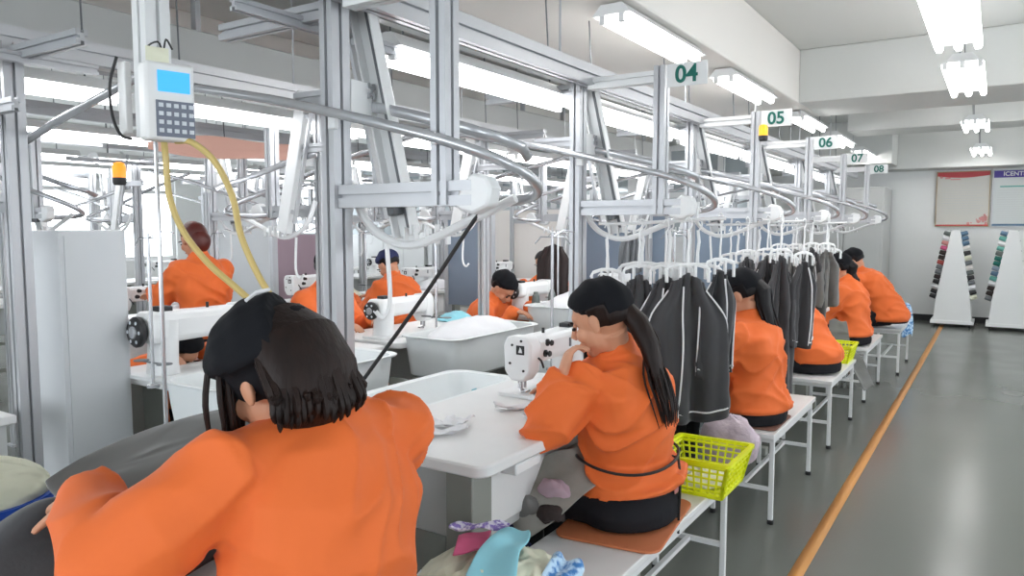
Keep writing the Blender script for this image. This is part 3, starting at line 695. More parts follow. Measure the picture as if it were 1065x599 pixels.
    if legs:
        pt = MB()
        pt.loft([J['pel']+V((0,0,-.09)),J['pel']+V((0,0,-.04)),J['pel']+V((0,0,.05))],[(.192,.158),(.203,.165),(.14,.11)],side,22)
        for a in 'LR':
            kn,ft = J['kn'+a],J['ft'+a]
            pt.loft([J['pel']+side*(.09 if a=='L' else -.09)+V((0,0,-.02)),kn*.5+J['pel']*.5+side*(.05 if a=='L' else -.05),kn,kn*.5+ft*.5,ft],[.095,.088,.07,.06,.052],side,14)
        pt.build('trousers',pants,root,mods=[('REMESH',dict(mode='VOXEL',voxel_size=max(vox,.01),use_smooth_shade=True)),('SMOOTH',dict(factor=.5,iterations=6))])
    # hair
    def hf(q):      # q: head local direction (x forward)
        k = 1.0
        if q.x > .25 and q.z < .5: k = min(k,.80)
        if abs(q.y) > .6 and q.z < .12 and q.x > -.3: k = min(k,.86)
        if q.z < -.55: k = min(k,.75)
        return k
    hm = MB(); c = J['head']+H@V((-.014,0,.03))*s
    hm.ball(c,(.106*s,.088*s,.102*s),H,32,22,hf)
    if hairfn: hairfn(hm,J,H)
    if hair == 'redhair': hm.ball(c+H@V((-.045,0,-.05))*s,(.072*s,.078*s,.085*s),H,20,12)
    hm.build('hair',hair or 'hairblack',root,mods=[('SMOOTH',dict(factor=.5,iterations=2))])
    if cap:
        cm = MB()
        def cf(q):
            if q.z < -.42+.62*max(0,q.x+.35) or (abs(q.y)>.62 and q.z<.05 and q.x>-.35): return .82
            return 1+.03*math.sin(q.x*9+q.y*5)
        cm.ball(J['head']+H@V((-.018,0,.045))*s,(.110*s,.092*s,.097*s),H,56,40,cf); cm.build('cap',cap,root,mods=[('SMOOTH',dict(factor=.5,iterations=3))])
    return root,H,jk
def pose(x,y,fx=-1,lean=.08,drop=0,hx=0,hy=0,z0=.54,hand_y=.12,reach=.36,head_down=.45,turn=0.0):
    """seated worker facing fx (-1: towards -x)"""
    f = V((fx,0,0)); L = V((0,0,1)).cross(f)
    pel = V((x,y,z0)); neck = pel+V((0,0,.44-drop))+f*lean
    hd = neck+V((0,0,.12-drop*.3))+f*(.06+hx)+L*hy
    J = dict(pel=pel,neck=neck,head=hd)
    for a,s_ in (('L',1),('R',-1)):
        sh = neck+V((0,0,-.065))+L*.165*s_+f*.0
        el = sh+V((0,0,-.22))+f*.14+L*.04*s_
        wr = V((x,y,.83))+f*reach+L*hand_y*s_
        J['sh'+a]=sh; J['el'+a]=el; J['wr'+a]=wr; J['hd'+a]=f+V((0,0,-.15)); J['pn'+a]=V((0,0,-1)); J['cu'+a]=V((.35,-s_,0))
        J['kn'+a]=V((x,y,.5))+f*.36+L*.11*s_; J['ft'+a]=V((x,y,.08))+f*.40+L*.11*s_
    look = f*1.0+V((0,0,-head_down))+L*turn
    return J,(fx,0),look

def drape(name,label,cat,rows,m,nu=20,nv=24,th=.006,parent=None,fold=.01,fr=9,seed=0,group=None):
    """rows: list of rows, each a list of control points; smooth grid through them"""
    rows = [[V(p) for p in r] for r in rows]
    def cr(P,t):
        k = t*(len(P)-1); i = min(int(k),len(P)-2); f = k-i
        a = P[max(i-1,0)]; b_ = P[i]; c = P[i+1]; d = P[min(i+2,len(P)-1)]
        return .5*((2*b_)+(c-a)*f+(2*a-5*b_+4*c-d)*f*f+(3*b_-a-3*c+d)*f**3)
    rnd = random.Random(seed); ph = rnd.uniform(0,6)
    def fn(u,v):
        p = cr([cr(r,u) for r in rows],v)
        return p+V((.3,.3,1))*(fold*math.sin(u*fr+ph+v*3)*.6+fold*.5*math.sin(v*fr*1.4+ph*2-u*4))
    mb = MB(); mb.grid(fn,nu,nv)
    o = mb.build(name,m,parent,mods=[('SOLIDIFY',dict(thickness=th,offset=0)),('SUBSURF',dict(levels=1,render_levels=1))],smooth=80)
    if parent is None: tag(o,label,cat,group)
    return o
# --- woman 1 (resting her chin)
J = dict(pel=(-1.0,2.27,.555),neck=(-1.035,2.24,.995),head=(-1.065,2.175,1.118),
  shL=(-1.085,2.10,.915),elL=(-1.155,1.965,.79),wrL=(-1.135,2.035,.935),hdL=(.12,.42,1),pnL=(.75,.65,-.2),cuL=(.75,1,0),
  shR=(-1.02,2.42,.90),elR=(-1.16,2.56,.79),wrR=(-1.33,2.45,.83),hdR=(-1,-.2,-.1),pnR=(0,0,-1),cuR=(.4,1,0),
  knL=(-1.33,2.16,.52),ftL=(-1.33,2.14,.08),knR=(-1.34,2.42,.52),ftR=(-1.36,2.42,.08))
def pony1(mb,J,H):
    c = J['head']
    base = c+H@V((-.095,.0,.0))
    pts = [base+V((-.01,0,.01)),base+V((.035,.01,-.03)),base+V((.075,.01,-.10)),base+V((.10,.0,-.18)),base+V((.135,-.01,-.27)),base+V((.15,-.01,-.33))]
    mb.loft(pts,[(.036,.032),(.045,.036),(.046,.032),(.036,.024),(.02,.013),(.005,.004)],(0,1,0),14)
    rnd = random.Random(1)
    for i in range(26):
        o = [V((rnd.uniform(-.03,.03),rnd.uniform(-.035,.035),rnd.uniform(-.01,.01))) for _ in range(2)]
        mb.tube([pts[0],pts[1]+o[0]*.8,pts[2]+o[0],pts[3]+o[1],pts[4]+o[1],pts[5]+o[1]*.7+V((0,0,-.03*rnd.random()))],[.004,.005,.005,.004,.003,.0012],6,3)
w1,H1,_ = person('woman in orange with black cap resting her chin on her hand',J,(-1,0),(-1,-.15,-.42),vox=.006,hair='hair',hairfn=pony1,seed=1,hem=.585,wr=.022,cinch=.675)
# apron of woman 1
drape('apron','','',[[(-1.12,2.40,.69),(-1.14,2.27,.69),(-1.13,2.13,.70),(-1.20,2.10,.685),(-1.28,2.07,.63),(-1.33,2.03,.56)],
 [(-1.10,2.42,.66),(-1.10,2.27,.66),(-1.06,2.13,.665),(-1.12,2.05,.625),(-1.19,1.99,.565),(-1.28,1.955,.50)],
 [(-1.10,2.42,.60),(-1.08,2.27,.60),(-1.0,2.12,.64),(-1.05,2.03,.585),(-1.10,1.95,.525),(-1.19,1.915,.455)]],'apron',nu=30,nv=20,th=.003,parent=w1,fold=.006)
drape('apron','','',[[(-1.13,2.40,.69),(-1.32,2.40,.60),(-1.44,2.40,.50),(-1.46,2.40,.25)],[(-1.13,2.27,.69),(-1.32,2.27,.61),(-1.44,2.27,.51),(-1.46,2.27,.25)],[(-1.13,2.13,.70),(-1.32,2.13,.60),(-1.42,2.12,.48),(-1.44,2.10,.25)]],'apron',nu=20,nv=20,th=.003,parent=w1,fold=.006)
drape('apron_hem','','',[[(-1.31,2.02,.56),(-1.26,1.97,.47),(-1.17,1.92,.44)],[(-1.30,2.0,.46),(-1.25,1.965,.40),(-1.19,1.93,.40)],[(-1.28,1.99,.36),(-1.25,1.965,.35),(-1.22,1.95,.36)]],'navy',th=.006,parent=w1,fold=.004)
mb = MB(); mb.tube([(-1.29,1.96,.675),(-1.31,1.99,.62),(-1.33,2.03,.56)],.003,6); mb.build('apron_cord','black',w1)
mb = MB(); q = []
for i in range(41):
    a = 2*PI*i/40; q.append(V((-1.005+.163*math.cos(a),2.262+.203*math.sin(a),.672+.012*math.sin(a*2))))
mb.tube(q,.005,6); mb.build('apron_string','black',w1)
mb = MB()
for dx,dz,sw in ((0,0,.02),(.012,-.03,-.01),(-.008,-.06,.03)): mb.tube([(-.865+dx,2.33,.67),(-.845+dx,2.31+sw,.60),(-.852+dx,2.32+sw,.52+dz),(-.86+dx,2.33,.44+dz)],.0045,6,4)
mb.build('hanging_string','black',w1)
mb = MB()
for i in range(3): mb.loft([(-.868+.006*i,2.31+.012*i,.665),(-.85,2.30+.015*i,.62),(-.853,2.31+.015*i,.55)],[(.008,.003),(.010,.004),(.006,.003)],(0,1,0),8)
mb.build('red_tie','pinkprint',w1)
# scraps in the apron lap
for i,(x,y,z,r,m,lb) in enumerate([(-1.15,2.02,.60,.05,'pinkgrey','mauve grey cloth bundle in the lap of the apron, uppermost'),(-1.22,1.98,.535,.06,'greylt','grey green cloth bundle in the lap of the apron'),(-1.13,1.965,.545,.04,'brownblk','dark brown cloth twist in the lap of the apron')]):
    heap('cloth_bundle',lb,'cloth',(x,y,z-.02),(r*1.2,.03,r),m,40+i,'cloth bundles in the apron',.03,.04)

# --- woman 0 (foreground)
J0 = dict(pel=(-1.0,.84,.55),neck=(-1.0,.93,1.07),head=(-1.045,.868,1.155),
  shL=(-1.03,.745,1.02),elL=(-1.10,.585,.905),wrL=(-1.275,.65,.96),hdL=(-1,.15,-.25),pnL=(0,.25,-1),cuL=(.55,1,0),
  shR=(-.985,1.09,1.02),elR=(-1.16,1.22,.86),wrR=(-1.36,1.12,.86),hdR=(-1,-.1,-.1),pnR=(0,0,-1),cuR=(.4,1,0),
  knL=(-1.34,.74,.52),ftL=(-1.38,.72,.08),knR=(-1.34,1.0,.52),ftR=(-1.38,1.0,.08))
def hair0(mb,J,H):
    c = J['head']
    rnd = random.Random(5)
    q = lambda x,y,z: c+H@V((x,y,z))
    # main fall of hair from the crown over the nape
    cr = q(-.06,0,.115)
    n = 0
    for i in range(170):
        a = rnd.uniform(-1.25,.95)            # around the back of the head: 0 = straight back
        rr = rnd.uniform(.85,1.04)
        bx,by = -math.cos(a)*.112*rr, math.sin(a)*.104*rr
        ln = rnd.uniform(.4,1.5)
        drop = rnd.uniform(-.012,.012)
        p0 = q(-.055+rnd.uniform(-.015,.015),by*.35,.112)
        p1 = q(bx*.85,by*.85,.07)
        p2 = q(bx*1.05,by*1.08,-.005)
        base = q(bx*1.05,by*1.15,-.06)
        p3 = V((base.x,base.y,c.z-.0)); out = V((p3.x-c.x,p3.y-c.y,0)).normalized()
        p4 = p3+out*.012+V((0,0,-.024*ln+drop)); 
        mb.tube([p0,p1,p2,p3,p4,p4+V((0,0,-.014))-out*.003],[.006,.010,.010,.009,.007,.001],6,3)
    mb.loft([q(-.04,0,.1),q(-.07,0,.05),q(-.08,0,-.02)+V((0,0,0)),V((q(-.085,0,-.05).x,q(-.085,0,-.05).y,c.z-.03)),V((q(-.07,0,-.05).x,q(-.07,0,-.05).y,c.z-.055))],[(.06,.04),(.095,.06),(.10,.06),(.098,.05),(.085,.03)],H@V((0,1,0)),18)
    # loose wisps at the front left
    for i in range(18):
        y = rnd.uniform(.03,.095); x = rnd.uniform(.03,.085)
        p = q(x*.7,y,.05)
        mb.tube([p,q(x,y*1.1,-.0),q(x,y*1.05,-.03)+V((-.01,0,-.04)),q(x,y,-.05)+V((-.02+rnd.uniform(-.02,.02),rnd.uniform(-.02,.01),-.09-rnd.uniform(0,.03)))],[.006,.006,.004,.001],6,3)
w0,H0,_ = person('woman in orange jacket in the foreground, her back turned, left arm stretched over grey cloth',J0,(-1,0),(-1,-.05,-.5),vox=.006,hair='hair',hairfn=hair0,cap=None,seed=2,wr=.013)
mb = MB()
def cf(q):
    lim = -.22+.3*max(0,q.x)
    k = 1+.018*math.sin(q.x*13+q.y*7)+.012*math.sin(q.z*21+q.x*5)
    if q.z < lim or q.x < -.45-.5*q.y: k *= .84
    return k
mb.ball(V(J0['head'])+H0@V((-.008,0,.045)),(.124,.112,.108),H0,72,48,cf); mb.build('cap','cap',w0,mods=[('SMOOTH',dict(factor=.6,iterations=6))])
mb = MB(); c0_ = V(J0['head']); mb.loft([c0_+H0@V((-.050,.055,.135)),c0_+H0@V((-.052,.03,.147)),c0_+H0@V((-.052,.0,.150))],.0035,(0,0,1),6); mb.build('hair_clip','piping',w0)

# --- other aisle workers
def pony(len_=.3,back=.06,m=1):
    def fn(mb,J,H):
        b = J['head']+H@V((-.09,0,.03)); s_ = 1 if J['head'].x>J['neck'].x else -1
        s_ = -1 if s_==1 else 1
        pts = [b,b+V((.04*s_,0,-.03)),b+V((back*s_,.01,-.10)),b+V(((back+.04)*s_,.01,-len_*.7)),b+V(((back+.05)*s_,.0,-len_))]
        mb.loft(pts,[(.045,.04),(.06,.05),(.055,.04),(.04,.03),(.012,.01)],(0,1,0),12)
        rnd = random.Random(int(len_*100))
        for i in range(14):
            o = V((rnd.uniform(-.03,.03),rnd.uniform(-.05,.05),0))
            mb.tube([pts[0],pts[1]+o,pts[2]+o,pts[3]+o,pts[4]+o*.8],[.008,.009,.008,.006,.002],6,2)
    return fn
J2,R2,L2 = pose(-1.0,3.80,-1,.05,.04,hx=-.01,hy=.0,z0=.55,head_down=.55); J2['head'] = V((-1.075,3.80,1.075))
person('woman in orange jacket with black ponytail, half hidden behind the nearest hanging garments',J2,R2,L2,vox=.010,hairfn=pony(.30,.04),seed=3,wr=.022,hem=.52)
J3,R3,L3 = pose(-1.0,5.35,-1,.22,.08,z0=.55)
person('worker in orange whose head is hidden behind hanging grey garments',J3,R3,L3,vox=.012,hairfn=pony(.2),seed=4,wr=.022)
J4,R4,L4 = pose(-1.0,6.78,-1,.05,.03,z0=.55,head_down=.4)
person('worker in orange with black ponytail sitting before the yellow basket bench',J4,R4,L4,vox=.013,hairfn=pony(.2,.02),seed=5,wr=.02)
J5,R5,L5 = pose(-.84,8.05,-1,.28,.06,z0=.60,head_down=.9)
person('farthest aisle worker in orange, bent low over the table',J5,R5,L5,vox=.014,hairfn=None,seed=6,wr=.02)
# --- middle row, facing the aisle
Ja,Ra,La = pose(-3.62,2.15,1,.26,.20,z0=.52,head_down=.9)
person('worker in orange bent behind the left machine, only a sleeve showing',Ja,Ra,La,vox=.014,seed=7)
Jb,Rb,Lb = pose(-3.76,3.45,1,.05,0,z0=.58,head_down=.6)
person('worker in orange half hidden behind the tall silver post',Jb,Rb,Lb,vox=.014,seed=8)
Jc,Rc,Lc = pose(-3.25,4.62,1,.12,.10,z0=.54,head_down=1.1)
person('worker with bowed black head behind the machine with grey cones',Jc,Rc,Lc,vox=.014,seed=9,hair='hairblack')
# --- third row, backs towards the aisle
Jd,Rd,Ld = pose(-4.44,3.08,-1,.04,-.04,z0=.72,head_down=.4)
for k_ in ('wrL','wrR'): Jd[k_].z += .15
person('red haired worker in orange seen from behind at left',Jd,Rd,Ld,vox=.012,seed=10,hair='redhair',cap=None,wr=.02,hem=.7)
Je,Re,Le = pose(-4.08,4.74,-1,.16,.03,z0=.58,head_down=.8,reach=.55)
person('worker in orange with navy cap leaning left over a table',Je,Re,Le,vox=.012,seed=11,cap='navy',pants='navy',wr=.02,hem=.62)
Jf,Rf,Lf = pose(-3.95,7.0,-1,.10,.05,z0=.55,head_down=.6)
person('far worker in orange beside a hanging dark jacket',Jf,Rf,Lf,vox=.015,seed=12,cap=None,shirt='orange2')
# stools for them
def stool(label,x,y,h):
    t = thing('stool',label,'stool',(x,y,0),'stools')
    mb = MB(); mb.prism(rrect(x-.16,x+.16,y-.18,y+.18,.03),h-.02,h); mb.build('seat','lam',t,bevel=.004)
    for a in (-.13,.13):
        for b_ in (-.15,.15):
            mb = MB(); mb.box((x+a,y+b_,(h-.02)/2),(.025,.025,h-.02)); mb.build('leg','greyleg',t)
for l,x,y,h in [('white stool under the red haired worker',-4.44,3.08,.62),('white stool under the navy capped worker',-4.08,4.74,.48),('stool under the far worker by the dark jacket',-3.95,7.0,.44),('stool behind the left machine',-3.62,2.15,.42),('stool of the worker behind the tall post',-3.76,3.45,.47),('stool of the worker with the bowed head',-3.25,4.62,.43)]: stool(l,x,y,h)

# ---------------------------------------------------------------- hangers and garments
def make_hanger(label):
    t = thing('garment_hanger',label,'hanger',(0,0,0),'white plastic hangers')
    mb = MB(); mb.loft([(0,0,-.01),(0,0,.05),(.006,0,.10),(0,0,.15)],[(.010,.004),(.008,.004),(.008,.004),(.007,.004)],(1,0,0),8)
    mb.tube([(0,0,.145),(.018,0,.165),(.014,0,.19),(-.006,0,.198),(-.02,0,.185)],.004,8,4); mb.build('hook','white',t)
    mb = MB(); mb.loft([(-.12,0,-.035),(-.10,0,-.012),(-.04,0,.0),(.04,0,.0),(.10,0,-.012),(.12,0,-.035)],[(.004,.008)]*6,(0,1,0),8); mb.build('arm','white',t)
    for x in (-.11,-.04,.04,.11):
        mb = MB(); mb.box((x,0,-.035-(.012 if abs(x)>.1 else 0)),(.016,.014,.06)); mb.build('clip','white',t,bevel=.003)
    return t
hg = None
def garment(label,c,w,h,yaw,seed,m='grey',pip=True,group='grey garments on hangers',top=.55,flare=1.0,folds=2.2,amp=.02,thing_name='hanging_garment',cat='garment'):
    rnd = random.Random(seed); ph = [rnd.uniform(0,6) for _ in range(6)]; sk = rnd.uniform(-.08,.08)
    t = thing(thing_name,label,cat,(c[0],c[1],c[2]-h),group)
    R = Matrix.Rotation(yaw,3,'Z'); c = V(c)
    def prof(v):
        s_ = min(1,v/.35); return top+(flare-top)*(s_*s_*(3-2*s_))
    def fn(u,v,side=0):
        ww = w*prof(v)
        x = (u-.5)*ww+sk*w*v; z = -h*v-(.05*h*math.cos((u-.5)*PI*1.0)*(1 if v>.9 else v*.9))+ (.07*h*abs(u-.5)*2*math.exp(-v*6)*-1)
        d = amp*(math.sin(u*2*PI*folds+ph[0])*(.4+v*.8)+.5*math.sin(u*2*PI*folds*1.9+ph[1]+v*2))
        return c+R@V((x,d+side,z+.03*h))
    mb = MB(); mb.grid(lambda u,v:fn(u,v),36,26)
    mb.build('cloth',m,t,mods=[('SOLIDIFY',dict(thickness=.012,offset=0)),('DISPLACE',dict(texture=cloudtex(.13,2),strength=.022,mid_level=.5,texture_coords='LOCAL'))],smooth=80)
    if pip:
        for uu in (.0,1.0,.62 if rnd.random()<.5 else .35):
            mb = MB(); mb.tube([fn(min(max(uu+(0 if uu in(0,1) else .06*math.sin(v/26*4)),0),1),v/26,-.010 if uu not in (0,1) else 0)+V((0,0,0)) for v in range(2,26)],.0042,6); mb.build('piping','piping',t)
        mb = MB(); mb.tube([fn(u/30,.93,-.009) for u in range(0,31)],.004,6); mb.build('piping','piping',t)
    return t
# drop rails under the loops on which the hangers sit
clusters = [
 # (x, y, z, w, h, yaw, seed, mat, pip)
 (0,[(-1.45,3.02,1.18,.20,.60,.5,1,'brownblk',False,'dark striped garment at the back of the first hanging group'),(-1.31,3.05,1.20,.24,.66,.6,2,'grey',False,'plain dark grey garment behind the first hanging group'),(-1.20,3.08,1.20,.24,.62,.7,3,'grey',True,'piped grey garment at the left of the first hanging group'),
     (-1.10,3.08,1.21,.33,.62,.62,4,'grey',True,'large grey garment with white piped hem in the first hanging group'),(-1.0,3.20,1.23,.19,.46,.8,5,'grey',True,'dark piped garment right of the first group, beside the second woman')]),
 (1,[(-1.36,4.55,1.20,.24,.5,.5,6,'grey',True,'leftmost garment of the second hanging group'),(-1.25,4.52,1.27,.2,.62,.6,7,'grey',True,'second garment of the second hanging group'),(-1.14,4.55,1.28,.22,.72,.6,8,'grey',True,'long middle garment of the second hanging group with white piping'),(-1.05,4.50,1.28,.19,.86,.7,9,'grey',False,'long grey garment hanging lowest in the second group'),(-.95,4.62,1.26,.2,.50,.9,10,'grey',True,'right garment of the second hanging group with short piped sleeve')]),
 (2,[(-1.40,5.98,1.28,.24,.5,.5,11,'grey',True,'leftmost garment of the third hanging group'),(-1.28,5.95,1.28,.24,.62,.6,12,'greylt',False,'mid grey garment of the third hanging group'),(-1.16,5.92,1.29,.26,.80,.6,13,'grey',True,'long garment of the third hanging group hanging beside the fourth worker'),(-1.07,5.98,1.29,.2,.42,.7,14,'greylt',False,'short purple grey garment at the right of the third hanging group')])]
for ci,gs in clusters:
    for (x,y,z,w,h,a,sd,m,pp,lb) in gs:
        garment(lb,(x,y,z-(.04 if ci else 0)),w,h,a,sd,m,pp,amp=.024,folds=1.8,top=.40)
        hl = 'white hanger of the '+lb
        if hg is None: hg = make_hanger(hl); o = hg
        else: o = dup(hg,(0,0,0),hl)
        o.location = (x,y,z+.055-(.04 if ci else 0)); o.rotation_euler = (0,0,a); s_ = w*.62/.25; o.scale = (max(.6,s_),1,1)
    for e in range(3):
        x = -1.36+.13*e; y = 3.2+1.5*ci
        o = dup(hg,(x,y,1.26),'%s empty white hanger behind the %s hanging group'%(ORD[e],['first','second','third','fourth'][ci])); o.rotation_euler = (0,0,.5); o.scale = (.9,1,1)
# short hanging rail (part of each station) carrying the hangers
t0 = thing('hanging_rail','white rail carrying the first group of hangers','rail',(0,0,0),'hanging rails')
mb = MB(); mb.tube([(-.45,-.02,1.44),(-.3,0,1.44),(0,0,1.455),(.12,.02,1.46)],.008,8,3); mb.build('rod','white',t0)
mb = MB(); mb.tube([(-.3,0,1.44),(-.3,.03,1.53)],.006,8); mb.tube([(0,0,1.455),(0,.02,1.53)],.006,8); mb.build('hook','white',t0)
t0.location = (-1.08,3.12,0)
for k in (1,2): dup(t0,(-1.08,3.12+1.5*k,0),'white rail carrying the %s group of hangers'%['','second','third','fourth'][k])
# draped grey cloth sliding to the floor by the fourth bench
drape('draped_cloth','grey cloth with pale edge sliding off the bench beside the fourth worker','cloth',
 [[(-1.06,6.15,.72),(-.95,6.2,.70)],[(-1.04,6.1,.55),(-.90,6.15,.52)],[(-.92,6.05,.42),(-.80,6.1,.42)],[(-.78,5.98,.22),(-.72,6.1,.25)]],'greylt',fold=.012)
drape('draped_cloth','pale blue cloth hanging off the farthest bench','cloth',
 [[(-.96,8.75,.60),(-.80,8.85,.62)],[(-.90,8.7,.55),(-.72,8.8,.58)],[(-.82,8.7,.42),(-.70,8.8,.40)],[(-.80,8.72,.28),(-.70,8.8,.3)]],'blueprint',fold=.02)
# lilac bag hanging by bench 2
mb = MB(); mb.ball((0,0,0),(.14,.07,.135),None,36,22,lambda q: 1 if q.z<.3 else 1-.25*(q.z-.3)*(1+.3*math.sin(7*math.atan2(q.y,q.x))))
mb.v = [p+V((-.99,3.36,.455)) for p in mb.v]
bg = tag(mb.build('plastic_bag','pink',mods=[('DISPLACE',dict(texture=cloudtex(.06,2),strength=.035,mid_level=.5,texture_coords='LOCAL'))]),'crumpled lilac pink plastic bag hanging at the near end of the second bench','bag')
# hanging jacket behind
garment('dark purple grey jacket hanging behind the heaped tub at the middle row',(-3.05,5.35,1.28),.26,.42,.5,31,'brownblk',False,group='loose jackets')
garment('dark garment hanging left of the blue grey panel, behind the post',(-2.6,5.9,1.38),.2,.34,.5,32,'aludark',False,group='loose jackets')

# ---------------------------------------------------------------- foreground cloth, bins, board, control box
drape('grey_garment','long grey garment flap lifted across the foreground table toward the tub','garment',
 [[(-1.58,.72,.91),(-1.62,.84,.935),(-1.64,1.0,.955),(-1.60,1.18,.965),(-1.52,1.32,.965)],
  [(-1.50,.72,.87),(-1.52,.84,.90),(-1.50,.98,.915),(-1.46,1.14,.925),(-1.42,1.28,.93)],
  [(-1.42,.72,.82),(-1.44,.84,.84),(-1.42,.96,.85),(-1.38,1.08,.86),(-1.32,1.20,.87)]],'greylt',fold=.009,fr=8,seed=3)
drape('dark_garment','dark brown garment lying under the outstretched arm','garment',
 [[(-1.46,.84,.85),(-1.45,.94,.875),(-1.40,1.06,.90),(-1.36,1.18,.91)],
  [(-1.36,.78,.84),(-1.34,.90,.865),(-1.30,1.02,.88),(-1.26,1.14,.89)],
  [(-1.20,.72,.79),(-1.20,.86,.80),(-1.20,1.0,.80),(-1.18,1.12,.80)]],'brownblk',fold=.010,seed=4)
drape('charcoal_garment','charcoal garment bunched in the hand and spread on the foreground table at lower left','garment',
 [[(-1.66,.56,.80),(-1.64,.62,.81),(-1.60,.70,.83),(-1.54,.80,.85)],
  [(-1.50,.50,.80),(-1.46,.57,.875),(-1.39,.65,.94),(-1.40,.78,.88)],
  [(-1.40,.44,.80),(-1.40,.55,.84),(-1.38,.64,.87),(-1.34,.76,.85)],
  [(-1.28,.40,.785),(-1.26,.52,.79),(-1.22,.62,.80),(-1.18,.74,.79)]],'grey',fold=.010,fr=8,seed=5)
drape('charcoal_garment','flat charcoal cloth lying on the table under the bunched garment','garment',
 [[(-1.68,.44,.79),(-1.66,.60,.80),(-1.60,.80,.80)],[(-1.45,.38,.79),(-1.40,.56,.79),(-1.36,.80,.80)],[(-1.30,.36,.788),(-1.22,.52,.788),(-1.14,.72,.788)]],'grey',fold=.004,seed=6)
sheet('care_label','small white care label on the dark garment','label',(-1.345,1.0,.885),.05,.06,'paper',9,.4,.003,curl=.0,pitch=-.5)
# blue bin with cream sack
t = thing('blue_bin','blue plastic bin at the lower left edge','bin',(-2.0,.78,.60))
mb = MB(); mb.lathe((-2.02,.76,.62),[(.14,0),(.17,.15),(.176,.15),(.176,.165),(.162,.165),(.13,.01)],30); mb.build('shell','bluebin',t)
mb = MB(); mb.ball((-2.02,.76,.79),(.165,.165,.08),None,30,14); tag(mb.build('cream_lid','cream'),'rounded cream coloured lid resting on the blue bin at the left edge','lid')
mb = MB(); mb.bb(-2.2,-1.84,.6,.94,0,.62); tag(mb.build('side_cabinet','greybody',bevel=.005),'low grey cabinet under the blue bin','cabinet')
# white board cabinet
t = thing('white_cabinet','tall plain white cabinet standing below and left of the control terminal','cabinet',(-3.19,1.6,0))
mb = MB(); mb.bb(-3.31,-3.075,1.5,1.77,0,1.41); mb.build('panel','board',t,bevel=.004)
mb = MB(); mb.bb(-3.075,-3.071,1.52,1.75,.04,1.39); mb.build('side_panel','board',t)
mb = MB()
for z in (.55,.85,1.1): mb = MB(); mb.bb(-3.325,-3.31,1.51,1.53,z,z+.06); mb.build('hinge','alu',t)
# side table at left edge
t = thing('side_table','corner of a small white table at the left edge behind the silver post','table',(-3.2,1.1,0))
mb = MB(); mb.bb(-3.5,-2.93,.8,1.26,.72,.75); mb.build('table_top','lam',t,bevel=.004)
mb = MB(); mb.bb(-3.1,-2.97,1.2,1.24,.1,.72); mb.build('leg','greybody',t)
mb = MB(); mb.bb(-3.45,-3.38,1.2,1.24,0,.72); mb.build('leg','greybody',t)
# control box on its post
t = thing('control_post','thick white post coming down from the ceiling behind the control box','post',(-1.9,1.18,1.7))
mb = MB(); mb.profile((-1.905,1.19,1.66),(-1.905,1.19,2.5),.06,.07); mb.build('post','white',t)
mb = MB(); mb.bb(-1.99,-1.955,1.14,1.16,1.67,1.86); mb.build('rear_plate','device',t,bevel=.004)
mb = MB(); mb.tube([(-1.905,1.19,1.66),(-1.905,1.19,.80)],.006,8); mb.build('lower_rod','tube',t)
# terminal facing the camera (-y, +x)
cbx = thing('control_terminal','white control terminal with blue screen and dark keypad on the post','terminal',(-1.84,1.12,1.7))
R = Matrix.Rotation(math.radians(76),3,'Z'); cc = V((-1.80,1.16,1.738))
def RB(name,off,size,m,parent,bevel=0):
    mb = MB(); mb.box(cc+R@V(off),size,R); return mb.build(name,m,parent,bevel=bevel)
case = RB('case',(0,0,0),(.122,.055,.195),'device',cbx,.008)
RB('screen',(.008,-.029,.050),(.078,.004,.052),'lcd',cbx)
kp = RB('keypad',(.010,-.029,-.043),(.094,.004,.090),'keypad',cbx)
for i in range(4):
    for j in range(5): RB('key',(-.026+j*.0185,-.032,-.010-i*.021),(.011,.003,.010),'screen',kp)
RB('note',(-.02,-.0,.112),(.055,.004,.05),'cream',cbx)
mb = MB(); mb.tube([cc+V((-.06,0,.11)),cc+V((-.05,-.02,.14)),cc+V((.0,-.02,.15)),cc+V((-.01,0,.13)),cc+V((.02,-.01,.155)),cc+V((.03,0,.13))],.0025,6,4); mb.build('wire','black',cbx)
mb = MB(); mb.tube([(-1.97,1.13,1.87),(-1.99,1.12,1.80),(-1.985,1.12,1.72),(-1.95,1.12,1.665),(-1.90,1.12,1.65)],.004,8,5); mb.build('side_cable','black',cbx)
def hose(label,pts,r,m): 
    mb = MB(); mb.tube(pts,r,10,6); tag(mb.build('hose',m),label,'hose','yellowed hoses')
hose('left yellowed hose hanging in a curve from the control terminal',[(-1.82,1.16,1.645),(-1.83,1.17,1.60),(-1.82,1.17,1.50),(-1.78,1.18,1.41),(-1.71,1.2,1.33),(-1.63,1.22,1.27),(-1.57,1.24,1.22)],.0085,'hose')
hose('right yellowed hose looping from the control terminal down behind the woman',[(-1.80,1.18,1.645),(-1.76,1.20,1.64),(-1.71,1.23,1.59),(-1.67,1.25,1.50),(-1.64,1.25,1.40),(-1.59,1.26,1.30),(-1.53,1.27,1.22)],.0085,'hose')
# diagonal black cable (500,225)->(392,412)
mb = MB(); mb.tube([(-1.20,1.72,1.46),(-1.22,1.70,1.445),(-1.36,1.66,1.24),(-1.55,1.60,.98),(-1.66,1.56,.82),(-1.70,1.55,.70)],.006,8,4)
tag(mb.build('power_cable','black'),'taut black cable running diagonally from the near rail frame down to the table','cable')

